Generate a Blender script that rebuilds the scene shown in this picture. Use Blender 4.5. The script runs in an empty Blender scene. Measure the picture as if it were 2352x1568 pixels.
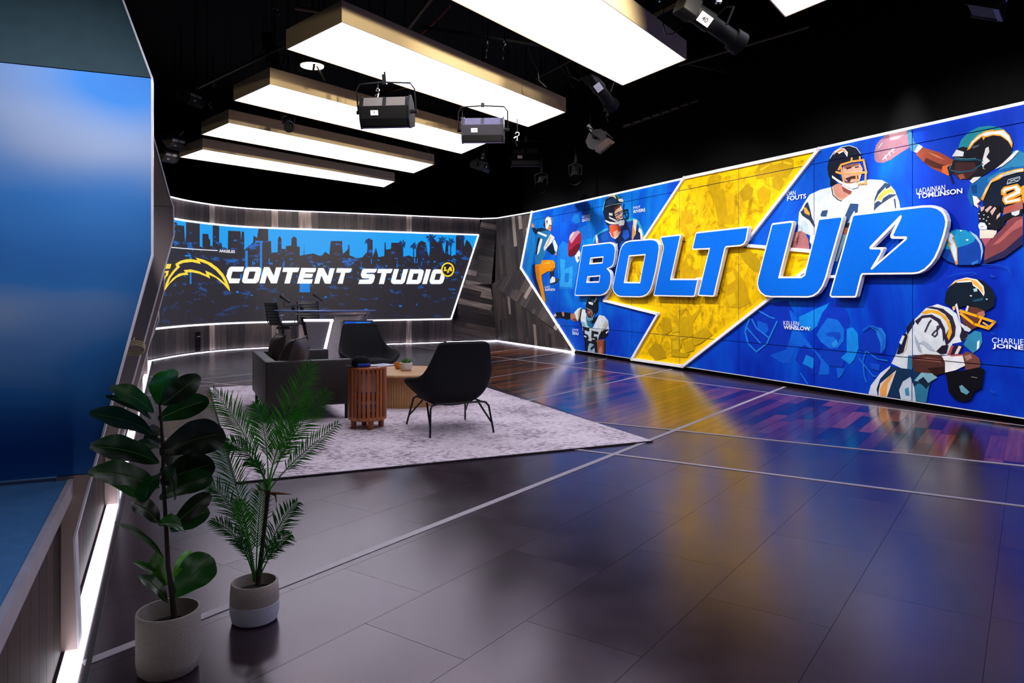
import bpy, math, random
from math import sin, cos, pi, sqrt, atan2, radians, hypot
from mathutils import Vector, Matrix, Euler
from mathutils.geometry import tessellate_polygon
random.seed(7)
scene = bpy.context.scene
COL = scene.collection

# ---------------------------------------------------------------- camera, world, light, exposure
F = 1700.0; CX = 1176.0; HOR = 666.0; CAMH = 1.5     # focal length in px, principal x, horizon y, eye height
cam_d = bpy.data.cameras.new('camera'); cam = bpy.data.objects.new('camera', cam_d); COL.objects.link(cam)
cam_d.sensor_width = 36.0; cam_d.lens = 36.0 * F / 2352.0
cam_d.shift_y = -(784.0 - HOR) / 2352.0
cam_d.clip_start = 0.02; cam_d.clip_end = 200
cam.location = (0, 0, CAMH); cam.rotation_euler = (pi / 2, 0, 0)
scene.camera = cam
w = bpy.data.worlds.new('world'); scene.world = w; w.use_nodes = True
w.node_tree.nodes['Background'].inputs[0].default_value = (0.010, 0.010, 0.013, 1)
w.node_tree.nodes['Background'].inputs[1].default_value = 0.25
scene.view_settings.view_transform = 'Standard'; scene.view_settings.look = 'None'
scene.view_settings.gamma = 1.0; scene.view_settings.use_curve_mapping = False
scene.view_settings.exposure = 0.0
PANEL_L = 4.0          # radiance of the ceiling light boxes
SPOT_W = 500.0         # stage spots that wash the mural

# ---------------------------------------------------------------- image <-> place
def fp(x, y):                       # point on the floor seen at a pixel
    Y = F * CAMH / (y - HOR); return ((x - CX) / F * Y, Y)
def at(x, y, Y):                    # point at depth Y seen at a pixel
    return Vector(((x - CX) / F * Y, Y, CAMH - (y - HOR) / F * Y))
def atz(x, y, z):                   # point at height z seen at a pixel
    Y = (CAMH - z) * F / (y - HOR); return Vector(((x - CX) / F * Y, Y, z))
K = (418.0 - CX) / F                # direction of the mural wall and of the rug
E2 = Vector((K, 1, 0)).normalized(); E1 = Vector((E2.y, -E2.x, 0))
ROT = atan2(E1.y, E1.x)
UP = Vector((0, 0, 1))

# ---------------------------------------------------------------- mesh building
class B:
    def __init__(s): s.v = []; s.f = []; s.m = []; s.uv = None
    def add(s, vs, fs, mi=0):
        o = len(s.v); s.v += [tuple(p) for p in vs]; s.f += [tuple(i + o for i in f) for f in fs]; s.m += [mi] * len(fs); return s
    def box(s, c, d, rz=0, rx=0, ry=0, mi=0, tf=None):
        M = Matrix.Rotation(rz, 3, 'Z') @ Matrix.Rotation(ry, 3, 'Y') @ Matrix.Rotation(rx, 3, 'X')
        vs = [Vector(c) + M @ Vector((sx * d[0] / 2, sy * d[1] / 2, sz * d[2] / 2)) for sx in (-1, 1) for sy in (-1, 1) for sz in (-1, 1)]
        if tf: vs = [tf(p) for p in vs]
        return s.add(vs, [(0, 1, 3, 2), (4, 6, 7, 5), (0, 4, 5, 1), (2, 3, 7, 6), (0, 2, 6, 4), (1, 5, 7, 3)], mi)
    def rbox(s, c, d, r, mi=0, n=3, rz=0, rx=0, ry=0):   # box with rounded edges, as a squashed grid
        M = Matrix.Rotation(rz, 3, 'Z') @ Matrix.Rotation(ry, 3, 'Y') @ Matrix.Rotation(rx, 3, 'X')
        idx = {}; vs = []; fs = []
        h = [x / 2 for x in d]
        def ax(hh):
            a = [-hh + r * (1 - cos(pi / 2 * i / n)) for i in range(n + 1)]
            return a + [-x for x in reversed(a)]
        A = [ax(x) for x in h]; L = 2 * n + 2
        def vert(i, j, k):
            if (i, j, k) not in idx:
                p = Vector((A[0][i], A[1][j], A[2][k])); q = Vector([max(-h[q_] + r, min(h[q_] - r, p[q_])) for q_ in range(3)])
                e = p - q
                if e.length > 1e-9: p = q + e.normalized() * r
                idx[(i, j, k)] = len(vs); vs.append(Vector(c) + M @ p)
            return idx[(i, j, k)]
        for a in range(L - 1):
            for b in range(L - 1):
                fs += [(vert(a, b, 0), vert(a, b + 1, 0), vert(a + 1, b + 1, 0), vert(a + 1, b, 0)), (vert(a, b, L - 1), vert(a + 1, b, L - 1), vert(a + 1, b + 1, L - 1), vert(a, b + 1, L - 1)),
                       (vert(a, 0, b), vert(a + 1, 0, b), vert(a + 1, 0, b + 1), vert(a, 0, b + 1)), (vert(a, L - 1, b), vert(a, L - 1, b + 1), vert(a + 1, L - 1, b + 1), vert(a + 1, L - 1, b)),
                       (vert(0, a, b), vert(0, a, b + 1), vert(0, a + 1, b + 1), vert(0, a + 1, b)), (vert(L - 1, a, b), vert(L - 1, a + 1, b), vert(L - 1, a + 1, b + 1), vert(L - 1, a, b + 1))]
        return s.add(vs, fs, mi)
    def tube(s, pts, r, n=8, mi=0, cap=True):
        pts = [Vector(p) for p in pts]; rs = r if isinstance(r, (list, tuple)) else [r] * len(pts)
        vs = []; fs = []; prev = None
        for i, p in enumerate(pts):
            t = (pts[min(i + 1, len(pts) - 1)] - pts[max(i - 1, 0)]).normalized()
            a = prev if prev is not None else (Vector((0, 0, 1)) if abs(t.z) < .9 else Vector((1, 0, 0)))
            a = (a - t * a.dot(t)).normalized(); prev = a; b = t.cross(a)
            for k in range(n):
                an = 2 * pi * k / n; vs.append(p + (a * cos(an) + b * sin(an)) * rs[i])
        for i in range(len(pts) - 1):
            for k in range(n): fs.append((i * n + k, i * n + (k + 1) % n, (i + 1) * n + (k + 1) % n, (i + 1) * n + k))
        if cap: fs += [tuple(reversed(range(n))), tuple(range((len(pts) - 1) * n, len(pts) * n))]
        return s.add(vs, fs, mi)
    def lathe(s, prof, n=32, c=(0, 0, 0), mi=0, rip=None):
        vs = []; fs = []
        for r, z in prof:
            for k in range(n):
                an = 2 * pi * k / n; rr = r if rip is None else r + rip(k)
                vs.append((c[0] + rr * cos(an), c[1] + rr * sin(an), c[2] + z))
        for i in range(len(prof) - 1):
            for k in range(n): fs.append((i * n + k, i * n + (k + 1) % n, (i + 1) * n + (k + 1) % n, (i + 1) * n + k))
        if prof[0][0] > 1e-4: fs.append(tuple(reversed(range(n))))
        if prof[-1][0] > 1e-4: fs.append(tuple(range((len(prof) - 1) * n, len(prof) * n)))
        return s.add(vs, fs, mi)
    def prism(s, poly, place, d0, d1, mi=0, holes=()):    # poly in 2d, place(u, v, d) -> 3d
        rings = [poly] + list(holes)
        tri = tessellate_polygon([[Vector((p[0], p[1], 0)) for p in r] for r in rings])
        flat = [p for r in rings for p in r]; n = len(flat)
        vs = [place(p[0], p[1], d1) for p in flat] + [place(p[0], p[1], d0) for p in flat]
        fs = [tuple(t) for t in tri] + [tuple(i + n for i in reversed(t)) for t in tri]
        o = 0
        for r in rings:
            m = len(r)
            for i in range(m): a = o + i; b = o + (i + 1) % m; fs.append((a, b, b + n, a + n))
            o += m
        return s.add(vs, fs, mi)
    def mesh(s, name, mats, smooth=False):
        me = bpy.data.meshes.new(name); me.from_pydata([tuple(v) for v in s.v], [], s.f)
        for m in (mats if isinstance(mats, (list, tuple)) else [mats]): me.materials.append(m)
        if any(s.m): me.polygons.foreach_set('material_index', s.m)
        if smooth:
            me.polygons.foreach_set('use_smooth', [True] * len(s.f))
            try: me.set_sharp_from_angle(angle=radians(38))
            except Exception: pass
        me.update(); return me
def link(name, me, parent=None, loc=None, rz=0):
    o = bpy.data.objects.new(name, me); COL.objects.link(o)
    if parent is not None: o.parent = parent
    if loc is not None: o.location = loc
    o.rotation_euler.z = rz
    return o
def part(name, b, mats, parent, smooth=False): return link(name, b.mesh(name, mats, smooth), parent)
def tag(o, label, cat, group=None):
    o['label'] = label; o['category'] = cat
    if group: o['group'] = group
    return o
def thing(name, label, cat, loc=(0, 0, 0), rz=0, group=None):
    o = link(name, None, None, loc, rz); o.empty_display_size = .1; return tag(o, label, cat, group)
def struct(name, me=None, label=None):
    o = link(name, me); o['kind'] = 'structure'
    if label: o['label'] = label
    return o
def copy_tree(o, parent=None):
    c = o.copy(); COL.objects.link(c); c.parent = parent
    for ch in list(o.children): copy_tree(ch, c)
    return c
def bevel(o, wd=.008, seg=2):
    m = o.modifiers.new('bevel', 'BEVEL'); m.width = wd; m.segments = seg; m.limit_method = 'ANGLE'; return o

# ---------------------------------------------------------------- materials
def lin(h):
    h = h.lstrip('#'); c = [int(h[i:i + 2], 16) / 255 for i in (0, 2, 4)]
    return tuple(x / 12.92 if x <= .04045 else ((x + .055) / 1.055) ** 2.4 for x in c) + (1,)
def nodes(name):
    m = bpy.data.materials.new(name); m.use_nodes = True; nt = m.node_tree
    return m, nt, nt.nodes['Principled BSDF']
def N(nt, t, **kw):
    n = nt.nodes.new(t)
    for k, v in kw.items(): setattr(n, k, v)
    return n
def ramp(nt, stops, const=False):
    r = N(nt, 'ShaderNodeValToRGB'); e = r.color_ramp
    if const: e.interpolation = 'CONSTANT'
    while len(e.elements) < len(stops): e.elements.new(.5)
    for el, (p, c) in zip(e.elements, stops): el.position = p; el.color = lin(c) if isinstance(c, str) else c
    return r
def pbr(name, col, rough=.5, metal=0.0, ns=18.0, na=.10, bump=0.0, bs=120.0, emis=None, es=0.0, spec=.5, stretch=None, coat=0.0):
    m, nt, p = nodes(name)
    c = lin(col) if isinstance(col, str) else col
    tc = N(nt, 'ShaderNodeTexCoord'); mp = N(nt, 'ShaderNodeMapping'); nt.links.new(tc.outputs['Object'], mp.inputs[0])
    if stretch: mp.inputs['Scale'].default_value = stretch
    nz = N(nt, 'ShaderNodeTexNoise'); nz.inputs['Scale'].default_value = ns; nz.inputs['Detail'].default_value = 4
    nt.links.new(mp.outputs[0], nz.inputs['Vector'])
    r = ramp(nt, [(.3, tuple(x * (1 - na) for x in c[:3]) + (1,)), (.7, tuple(min(1, x * (1 + na)) for x in c[:3]) + (1,))])
    nt.links.new(nz.outputs[0], r.inputs[0]); nt.links.new(r.outputs[0], p.inputs['Base Color'])
    p.inputs['Roughness'].default_value = rough; p.inputs['Metallic'].default_value = metal
    p.inputs['Specular IOR Level'].default_value = spec
    p.inputs['Coat Weight'].default_value = coat
    if bump:
        n2 = N(nt, 'ShaderNodeTexNoise'); n2.inputs['Scale'].default_value = bs; nt.links.new(mp.outputs[0], n2.inputs['Vector'])
        bp = N(nt, 'ShaderNodeBump'); bp.inputs['Strength'].default_value = bump; bp.inputs['Distance'].default_value = .01
        nt.links.new(n2.outputs[0], bp.inputs['Height']); nt.links.new(bp.outputs[0], p.inputs['Normal'])
    if emis: p.inputs['Emission Color'].default_value = lin(emis) if isinstance(emis, str) else emis; p.inputs['Emission Strength'].default_value = es
    return m
def glow(name, col, s):
    return pbr(name, col, .5, emis=col, es=s)
_pc = {}
def paint(h):                                   # printed colours of the mural
    if h not in _pc: _pc[h] = pbr('print_' + h[1:], h, .5, ns=9, na=.10, spec=.12)
    return _pc[h]
_lc = {}
def led(h, s=1.0):                              # colours shown on the video wall
    if (h, s) not in _lc:
        m, nt, p = nodes('led_' + h[1:]); p.inputs['Base Color'].default_value = (.01, .01, .012, 1); p.inputs['Roughness'].default_value = .6
        p.inputs['Emission Color'].default_value = lin(h); p.inputs['Emission Strength'].default_value = s; _lc[(h, s)] = m
    return _lc[(h, s)]
def plank_mat(name, tones, rough, grain=.35, spec=.5, bump=.15):
    m, nt, p = nodes(name)
    oi = N(nt, 'ShaderNodeObjectInfo'); g = N(nt, 'ShaderNodeNewGeometry'); ad = N(nt, 'ShaderNodeMath', operation='ADD'); fr = N(nt, 'ShaderNodeMath', operation='FRACT')
    nt.links.new(oi.outputs['Random'], ad.inputs[0]); nt.links.new(g.outputs['Random Per Island'], ad.inputs[1]); nt.links.new(ad.outputs[0], fr.inputs[0])
    r = ramp(nt, [(i / len(tones), t) for i, t in enumerate(tones)], True); nt.links.new(fr.outputs[0], r.inputs[0])
    uv = N(nt, 'ShaderNodeUVMap'); ad2 = N(nt, 'ShaderNodeVectorMath', operation='ADD'); cb = N(nt, 'ShaderNodeCombineXYZ')
    ml = N(nt, 'ShaderNodeMath', operation='MULTIPLY'); ml.inputs[1].default_value = 37.0; nt.links.new(fr.outputs[0], ml.inputs[0]); nt.links.new(ml.outputs[0], cb.inputs[0])
    nt.links.new(uv.outputs[0], ad2.inputs[0]); nt.links.new(cb.outputs[0], ad2.inputs[1])
    mp = N(nt, 'ShaderNodeMapping'); mp.inputs['Scale'].default_value = (1.6, 34, 1); nt.links.new(ad2.outputs[0], mp.inputs[0])
    nz = N(nt, 'ShaderNodeTexNoise'); nz.inputs['Scale'].default_value = 1.0; nz.inputs['Detail'].default_value = 5; nt.links.new(mp.outputs[0], nz.inputs['Vector'])
    gr = ramp(nt, [(.32, (1 - grain * 1.6,) * 3 + (1,)), (.68, (1 + grain,) * 3 + (1,))]); nt.links.new(nz.outputs[0], gr.inputs[0])
    mx = N(nt, 'ShaderNodeMix', data_type='RGBA', blend_type='MULTIPLY'); mx.inputs[0].default_value = 1
    nt.links.new(r.outputs[0], mx.inputs[6]); nt.links.new(gr.outputs[0], mx.inputs[7]); nt.links.new(mx.outputs[2], p.inputs['Base Color'])
    p.inputs['Roughness'].default_value = rough; p.inputs['Specular IOR Level'].default_value = spec
    bp = N(nt, 'ShaderNodeBump'); bp.inputs['Strength'].default_value = bump; bp.inputs['Distance'].default_value = .003
    nt.links.new(nz.outputs[0], bp.inputs['Height']); nt.links.new(bp.outputs[0], p.inputs['Normal'])
    return m
WALLWOOD = plank_mat('wall_wood', ['#352e2f', '#413838', '#4c4241', '#3a3233', '#574b48', '#443b3b', '#2f282a', '#4a4040', '#a3928a'], .55)
FLOORWOOD = plank_mat('floor_wood', ['#52240f', '#6a3014', '#281410', '#7c3c18', '#3e1e12', '#5c2a14', '#161220', '#6e3818'], .16, .25, 1.0, .05)
BLACK = pbr('black_paint', '#0b0b0d', .8, spec=.15)
BLACKMETAL = pbr('black_metal', '#17171a', .38, .3, spec=.5)
CHROME = pbr('chrome', '#c9cacd', .18, 1)
WHITE_LED = glow('white_led', '#f6f4ff', 2.2)
TRIM_LED = glow('mural_trim_led', '#f4f4ff', 1.7)
TILE = pbr('vinyl_tile', '#2b1f29', .20, ns=3.0, na=.38, bump=.035, bs=260, spec=.7)
TILE.node_tree.nodes['Principled BSDF'].inputs['Specular Tint'].default_value = (1, .76, .96, 1)
_nt = TILE.node_tree; _nz = N(_nt, 'ShaderNodeTexNoise'); _nz.inputs['Scale'].default_value = 1.6; _nz.inputs['Detail'].default_value = 5; _tc = N(_nt, 'ShaderNodeTexCoord'); _mr = N(_nt, 'ShaderNodeMapRange')
_mr.inputs[1].default_value = .3; _mr.inputs[2].default_value = .7; _mr.inputs[3].default_value = .185; _mr.inputs[4].default_value = .235; _nt.links.new(_tc.outputs['Object'], _nz.inputs['Vector']); _nt.links.new(_nz.outputs[0], _mr.inputs[0]); _nt.links.new(_mr.outputs[0], _nt.nodes['Principled BSDF'].inputs['Roughness'])
LINE = pbr('floor_line_inlay', '#a79fa8', .40, na=.05)

# ---------------------------------------------------------------- polygon tools
def clip(poly, a, b, c):            # keep a*x + b*y <= c
    out = []
    for i in range(len(poly)):
        p, q = poly[i], poly[(i + 1) % len(poly)]; dp = a * p[0] + b * p[1] - c; dq = a * q[0] + b * q[1] - c
        if dp <= 0: out.append(p)
        if (dp < 0 < dq) or (dq < 0 < dp):
            t = dp / (dp - dq); out.append((p[0] + (q[0] - p[0]) * t, p[1] + (q[1] - p[1]) * t))
    return out
def area(p): return sum(p[i][0] * p[(i + 1) % len(p)][1] - p[(i + 1) % len(p)][0] * p[i][1] for i in range(len(p))) / 2
def inset(poly, d):                 # offset a simple polygon inwards (mitred)
    sg = 1 if area(poly) > 0 else -1; n = len(poly); out = []
    for i in range(n):
        p0, p1, p2 = Vector(poly[i - 1]), Vector(poly[i]), Vector(poly[(i + 1) % n])
        a = (p1 - p0).normalized(); b = (p2 - p1).normalized()
        na = Vector((-a.y, a.x)) * sg; nb = Vector((-b.y, b.x)) * sg; m = na + nb
        if m.length < 1e-6: out.append(tuple(p1 + na * d)); continue
        m.normalize(); k = d / max(.45, m.dot(na)); out.append(tuple(p1 + m * k))
    return out
def rounded(poly, r, n=4):
    out = []; L = len(poly)
    for i in range(L):
        p0, p1, p2 = Vector(poly[i - 1]), Vector(poly[i]), Vector(poly[(i + 1) % L])
        k = min(r, (p0 - p1).length * .45, (p2 - p1).length * .45)
        a = p1 + (p0 - p1).normalized() * k; b = p1 + (p2 - p1).normalized() * k
        for j in range(n + 1):
            t = j / n; out.append(tuple(a * (1 - t) ** 2 + p1 * 2 * t * (1 - t) + b * t * t))
    return out
def planks(poly, ang, wd, lmin, lmax, gap=.004, rnd=random):   # cut a convex 2d polygon into staggered planks
    ca, sa = cos(ang), sin(ang); q = [(p[0] * ca + p[1] * sa, -p[0] * sa + p[1] * ca) for p in poly]
    u0, u1 = min(p[0] for p in q), max(p[0] for p in q); v0, v1 = min(p[1] for p in q), max(p[1] for p in q)
    out = []; v = v0
    while v < v1 - 1e-6:
        u = u0 - rnd.random() * lmax
        while u < u1:
            l = rnd.uniform(lmin, lmax); g = gap / 2
            c = clip(clip(clip(clip(q, 1, 0, u + l - g), -1, 0, -u - g), 0, 1, v + wd - g), 0, -1, -v - g)
            if len(c) > 2 and abs(area(c)) > 2e-4: out.append(([(p[0] * ca - p[1] * sa, p[0] * sa + p[1] * ca) for p in c], c))
            u += l
        v += wd
    return out
def plank_mesh(items, place, t, mat, name='plank', base=0.0):
    b = B(); uvs = []
    for poly, c in items:
        nf0 = len(b.f); b.prism(poly, place, base, base + t)
        n = len(poly); tri = b.f[nf0:]; o = min(min(f) for f in tri)
        for f in tri: uvs += [c[(i - o) % n] for i in f]
    me = b.mesh(name, mat)
    ul = me.uv_layers.new(name='UVMap'); ul.data.foreach_set('uv', [x for p in uvs for x in p])
    return me
def Z(x0, y0, k): return lambda s: [(x0 + float(a.split(',')[0]) / k, y0 + float(a.split(',')[1]) / k) for a in s.split()]
def stroke(pts, wd):
    out = []
    for p, q in zip(pts, pts[1:]):
        d = (Vector(q) - Vector(p)); 
        if d.length < 1e-6: continue
        d.normalize(); n = Vector((-d.y, d.x)) * wd / 2; e = d * wd * .3
        out.append([tuple(Vector(p) + n - e), tuple(Vector(q) + n + e), tuple(Vector(q) - n + e), tuple(Vector(p) - n - e)])
    return out
def text_tris(s, bold):
    cu = bpy.data.curves.new('txt', 'FONT'); cu.body = s; cu.size = 1; cu.offset = .022 if bold else -.004; cu.resolution_u = 3
    o = bpy.data.objects.new('txt', cu); COL.objects.link(o); bpy.context.view_layer.update()
    me = bpy.data.meshes.new_from_object(o.evaluated_get(bpy.context.evaluated_depsgraph_get())); me.calc_loop_triangles()
    vs = [(v.co.x, v.co.y) for v in me.vertices]; tr = [[vs[i] for i in t.vertices] for t in me.loop_triangles]
    bpy.data.objects.remove(o); bpy.data.curves.remove(cu); bpy.data.meshes.remove(me)
    x0 = min(v[0] for v in vs); x1 = max(v[0] for v in vs); y0 = min(v[1] for v in vs); y1 = max(v[1] for v in vs)
    return [[((p[0] - x0) / (x1 - x0), (p[1] - y0) / (y1 - y0)) for p in t] for t in tr]
class Art:                                      # flat printed layers on a surface, cut along its joints
    def __init__(s, to2, place, cells, d0, dd): s.to2 = to2; s.place = place; s.cells = cells; s.d = d0; s.dd = dd; s.b = B(); s.mats = []
    def _mi(s, mat):
        if mat not in s.mats: s.mats.append(mat)
        return s.mats.index(mat)
    def tri2(s, tris, mat):
        mi = s._mi(mat); s.d += s.dd
        for t in tris:
            a0 = min(p[0] for p in t); a1 = max(p[0] for p in t); z0 = min(p[1] for p in t); z1 = max(p[1] for p in t)
            for c in s.cells:
                if a1 <= c[0] or a0 >= c[1] or z1 <= c[2] or z0 >= c[3]: continue
                q = t
                if a0 < c[0] or a1 > c[1] or z0 < c[2] or z1 > c[3]:
                    q = clip(clip(clip(clip(t, 1, 0, c[1]), -1, 0, -c[0]), 0, 1, c[3]), 0, -1, -c[2])
                if len(q) > 2: s.b.add([s.place(p[0], p[1], s.d) for p in q], [tuple(range(len(q)))], mi)
    def poly(s, mat, px, holes=()):
        rings = [[s.to2(*p) for p in r] for r in [px] + list(holes)]
        flat = [p for r in rings for p in r]
        s.tri2([[flat[i] for i in t] for t in tessellate_polygon([[Vector((p[0], p[1], 0)) for p in r] for r in rings])], mat)
    def stroke(s, mat, px, wd):
        d = s.d
        for q in stroke(px, wd): s.d = d; s.poly(mat, q)
    def text(s, mat, body, x0, y0, x1, h, bold):
        a = s.to2(x0, y0); b = s.to2(x0, y0 - h); c = s.to2(x1, y0); W = c[0] - a[0]; H = b[1] - a[1]
        s.tri2([[(a[0] + p[0] * W, a[1] + p[1] * H) for p in t] for t in text_tris(body, bold)], mat)
    def data(s, tr, txt, mk=paint):
        for ln in txt.strip().splitlines():
            ln = ln.strip()
            if not ln: continue
            head, pts = ln.split(':'); pts = tr(pts.strip()); head = head.split()
            if len(head) == 2: s.stroke(mk(head[0]), pts, float(head[1]) / tr.k)
            else: s.poly(mk(head[0]), pts)
    def done(s, name, parent): return part(name, s.b, s.mats, parent)
class ZM:
    def __init__(s, x0, y0, k): s.f = Z(x0, y0, k); s.k = k
    def __call__(s, t): return s.f(t)

# ================================================================ the setting: floor
P0 = Vector((5.708, 8.252, 0)); MN = -E1
def MW(s, z, d): return P0 + E2 * s + MN * d + UP * z
def m2(x, y, d=0.0):                    # pixel -> (along the mural, height)
    r = (x - CX) / F; P = P0 + MN * d; s = (r * P.y - P.x) / (E2.x - r * E2.y); return (s, CAMH - (y - HOR) / F * (P.y + s * E2.y))
LP = Vector((-1.676, 2.827, 0)); LD = Vector((-.465, 1, 0)).normalized(); LN = Vector((LD.y, -LD.x, 0))   # foot of the left wall
def lw(Y): return LP + LD * ((Y - LP.y) / LD.y)
floor = struct('floor', B().box((-1, 9, -.07), (30, 36, .118)).mesh('floor', TILE))
fa, fb = lw(-2.5), lw(16.2)
FLOORPOLY = [(fa.x - .3, fa.y), (10.0, -2.5), tuple((P0 + E2 * (-6))[:2]), tuple((P0 + E2 * 13.0)[:2]), (-.4, 22.2), (-8.6, 22.2), (fb.x - .3, fb.y)]
# two directions of the tile grid, from the inlaid lines
TH = atan2(1700, 1195); UD = Vector((cos(TH), sin(TH), 0)); 
tiles = planks(FLOORPOLY, TH, .575, 1.149, 1.151, .0020)
full = None; cand = []
for poly, c in tiles:
    cx = sum(p[0] for p in poly) / len(poly); cy = sum(p[1] for p in poly) / len(poly)
    vis = cy > 1.4 and -1300 < F * cx / max(cy, .1) < 1500
    cand.append((cy if vis else 99 + cy, poly, c))
cand.sort(key=lambda t: t[0])
place_floor = lambda x, y, d: Vector((x, y, d))
tile_full = plank_mesh([([(-.5740, -.2865), (.5740, -.2865), (.5740, .2865), (-.5740, .2865)], [(-.573, -.2855), (.573, -.2855), (.573, .2855), (-.573, .2855)])], place_floor, .011, TILE, 'tile', -.011)
rest = []
for i, (k_, poly, c) in enumerate(cand):
    if i >= 240 or k_ > 90: rest.append((poly, c)); continue
    if len(poly) == 4 and abs(abs(area(poly)) - 1.148 * .573) < 2e-3:
        cx = sum(p[0] for p in poly) / 4; cy = sum(p[1] for p in poly) / 4
        o = link('tile', tile_full, floor, (cx, cy, 0), TH)
    else: link('tile', plank_mesh([(poly, c)], place_floor, .011, TILE, 'tile', -.011), floor)
o = link('distant_tiles', plank_mesh(rest, place_floor, .011, TILE, 'distant_tiles', -.011), floor); o['kind'] = 'stuff'
# wood inlays between the lines
def fpoly(t): return [fp(*[float(a) for a in q.split(',')]) for q in t.split()]
wood = []
for reg in ('1372,971 2950,1131 2950,1056 1560,875 1010,802 1000,840', '330,903 449,889 600,871 640,925 486,926 417,918', '1020,806 1146,791 1290,809.5 1180,824.5 1010,802'):
    poly = fpoly(reg)
    if area(poly) < 0: poly.reverse()
    wood += planks(poly, TH, .145, .7, 1.4, .003)
wood.sort(key=lambda t: sum(p[1] for p in t[0]) / len(t[0]) + (50 if sum(p[0] for p in t[0]) / len(t[0]) > .71 * sum(p[1] for p in t[0]) / len(t[0]) else 0))
for it in wood[:290]: link('plank', plank_mesh([it], place_floor, .0025, FLOORWOOD, 'plank', 0), floor)
o = link('distant_planks', plank_mesh(wood[290:], place_floor, .0025, FLOORWOOD, 'distant_planks', 0), floor); o['kind'] = 'stuff'
def floor_line(x0, y0, x1, y1, wd, z=.0034):
    a = Vector(fp(x0, y0)); b = Vector(fp(x1, y1)); d = (b - a).normalized(); n = Vector((-d.y, d.x)) * wd / 2
    o = link('inlaid_line', B().prism([tuple(a + n), tuple(a - n), tuple(b - n), tuple(b + n)], place_floor, .0, z).mesh('inlaid_line', LINE), floor)
floor_line(190, 1525, 1803, 888, .052); floor_line(330, 863.5, 2950, 1131, .045, .0037); floor_line(330, 906, 2950, 1239, .045, .0037)
floor_line(940, 793.5, 2950, 1056, .03, .0031); floor_line(930, 899, 1393, 824, .03); floor_line(1000, 967, 1543, 848, .045)
floor_line(1000, 850, 1293, 809, .03); floor_line(1000, 824, 1225, 798, .03); floor_line(440, 873, 700, 846, .03); floor_line(420, 891.5, 700, 859, .03)

# ================================================================ outer black studio shell
def slab(name, pts, z0, z1, mat): return struct(name, B().prism(pts, place_floor, z0, z1).mesh(name, mat))
slab('ceiling', [(-16, -9), (14, -9), (14, 27), (-16, 27)], 6.6, 6.7, BLACK)
slab('wall_far', [(-16, 26.8), (14, 26.8), (14, 27), (-16, 27)], -.1, 6.6, BLACK)
slab('wall_near', [(-16, -9), (14, -9), (14, -8.8), (-16, -8.8)], -.1, 6.6, BLACK)
slab('wall_east', [(13.8, -8.8), (14, -8.8), (14, 26.8), (13.8, 26.8)], -.1, 6.6, BLACK)
slab('wall_west', [(-16, -8.8), (-15.8, -8.8), (-15.8, 26.8), (-16, 26.8)], -.1, 6.6, BLACK)
# dark flat standing behind the mural, seen above its top edge
b = B(); b.prism([tuple((P0 + E2 * -9 - MN * .16)[:2]), tuple((P0 + E2 * -9 - MN * .26)[:2]), tuple((P0 + E2 * 13.6 - MN * .26)[:2]), tuple((P0 + E2 * 13.6 - MN * .16)[:2])], place_floor, 0, 6.6)
struct('wall_right_upper', b.mesh('wall_right_upper', pbr('black_drape', '#020203', .7, spec=.08)))

# ================================================================ mural wall
MTOP, MBOT = 3.575, .075
wall_right = struct('wall_right')
def mural_mat():
    m, nt, p = nodes('mural_blue'); tc = N(nt, 'ShaderNodeTexCoord'); mp = N(nt, 'ShaderNodeMapping'); mp.inputs['Scale'].default_value = (.55, .55, .28)
    nt.links.new(tc.outputs['Object'], mp.inputs[0])
    n1 = N(nt, 'ShaderNodeTexNoise'); n1.inputs['Scale'].default_value = 1.1; n1.inputs['Detail'].default_value = 9; n1.inputs['Roughness'].default_value = .62; n1.inputs['Distortion'].default_value = .6
    nt.links.new(mp.outputs[0], n1.inputs['Vector'])
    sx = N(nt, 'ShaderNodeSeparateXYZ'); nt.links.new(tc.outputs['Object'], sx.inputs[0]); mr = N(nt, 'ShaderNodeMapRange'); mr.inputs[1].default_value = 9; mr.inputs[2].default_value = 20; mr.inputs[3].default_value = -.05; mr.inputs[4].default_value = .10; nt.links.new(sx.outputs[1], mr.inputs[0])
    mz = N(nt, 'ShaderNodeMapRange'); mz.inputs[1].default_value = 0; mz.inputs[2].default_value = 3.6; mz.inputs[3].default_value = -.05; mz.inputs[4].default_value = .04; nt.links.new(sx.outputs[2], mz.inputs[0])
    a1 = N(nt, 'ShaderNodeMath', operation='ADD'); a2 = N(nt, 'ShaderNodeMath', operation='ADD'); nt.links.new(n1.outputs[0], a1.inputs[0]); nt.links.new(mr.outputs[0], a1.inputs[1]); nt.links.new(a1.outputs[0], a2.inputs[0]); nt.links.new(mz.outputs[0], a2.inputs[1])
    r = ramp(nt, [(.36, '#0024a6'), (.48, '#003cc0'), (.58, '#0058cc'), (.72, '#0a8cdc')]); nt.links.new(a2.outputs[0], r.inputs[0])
    nt.links.new(r.outputs[0], p.inputs['Base Color']); p.inputs['Roughness'].default_value = .45; p.inputs['Specular IOR Level'].default_value = .14
    return m
MURAL = mural_mat()
PITCH = 1.4823 / E2.y; S_SEAM = (9.51 - P0.y) / E2.y; GAP = .005
edges = [S_SEAM + PITCH * i for i in range(-8, 9)]; rows = [MBOT, .63, 3.37, MTOP]
TLs, MLs, BLs = m2(1222, 487), m2(1197, 615), m2(1318, 803)
def hp(p, q):           # half plane left-to-right boundary: keep the side of small s
    a = q[1] - p[1]; b_ = -(q[0] - p[0]); c = a * p[0] + b_ * p[1]
    return (a, b_, c) if a * 0 + b_ * 1.5 <= c else (-a, -b_, -c)
H1, H2 = hp(TLs, MLs), hp(MLs, BLs)
CELLS = []
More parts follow.
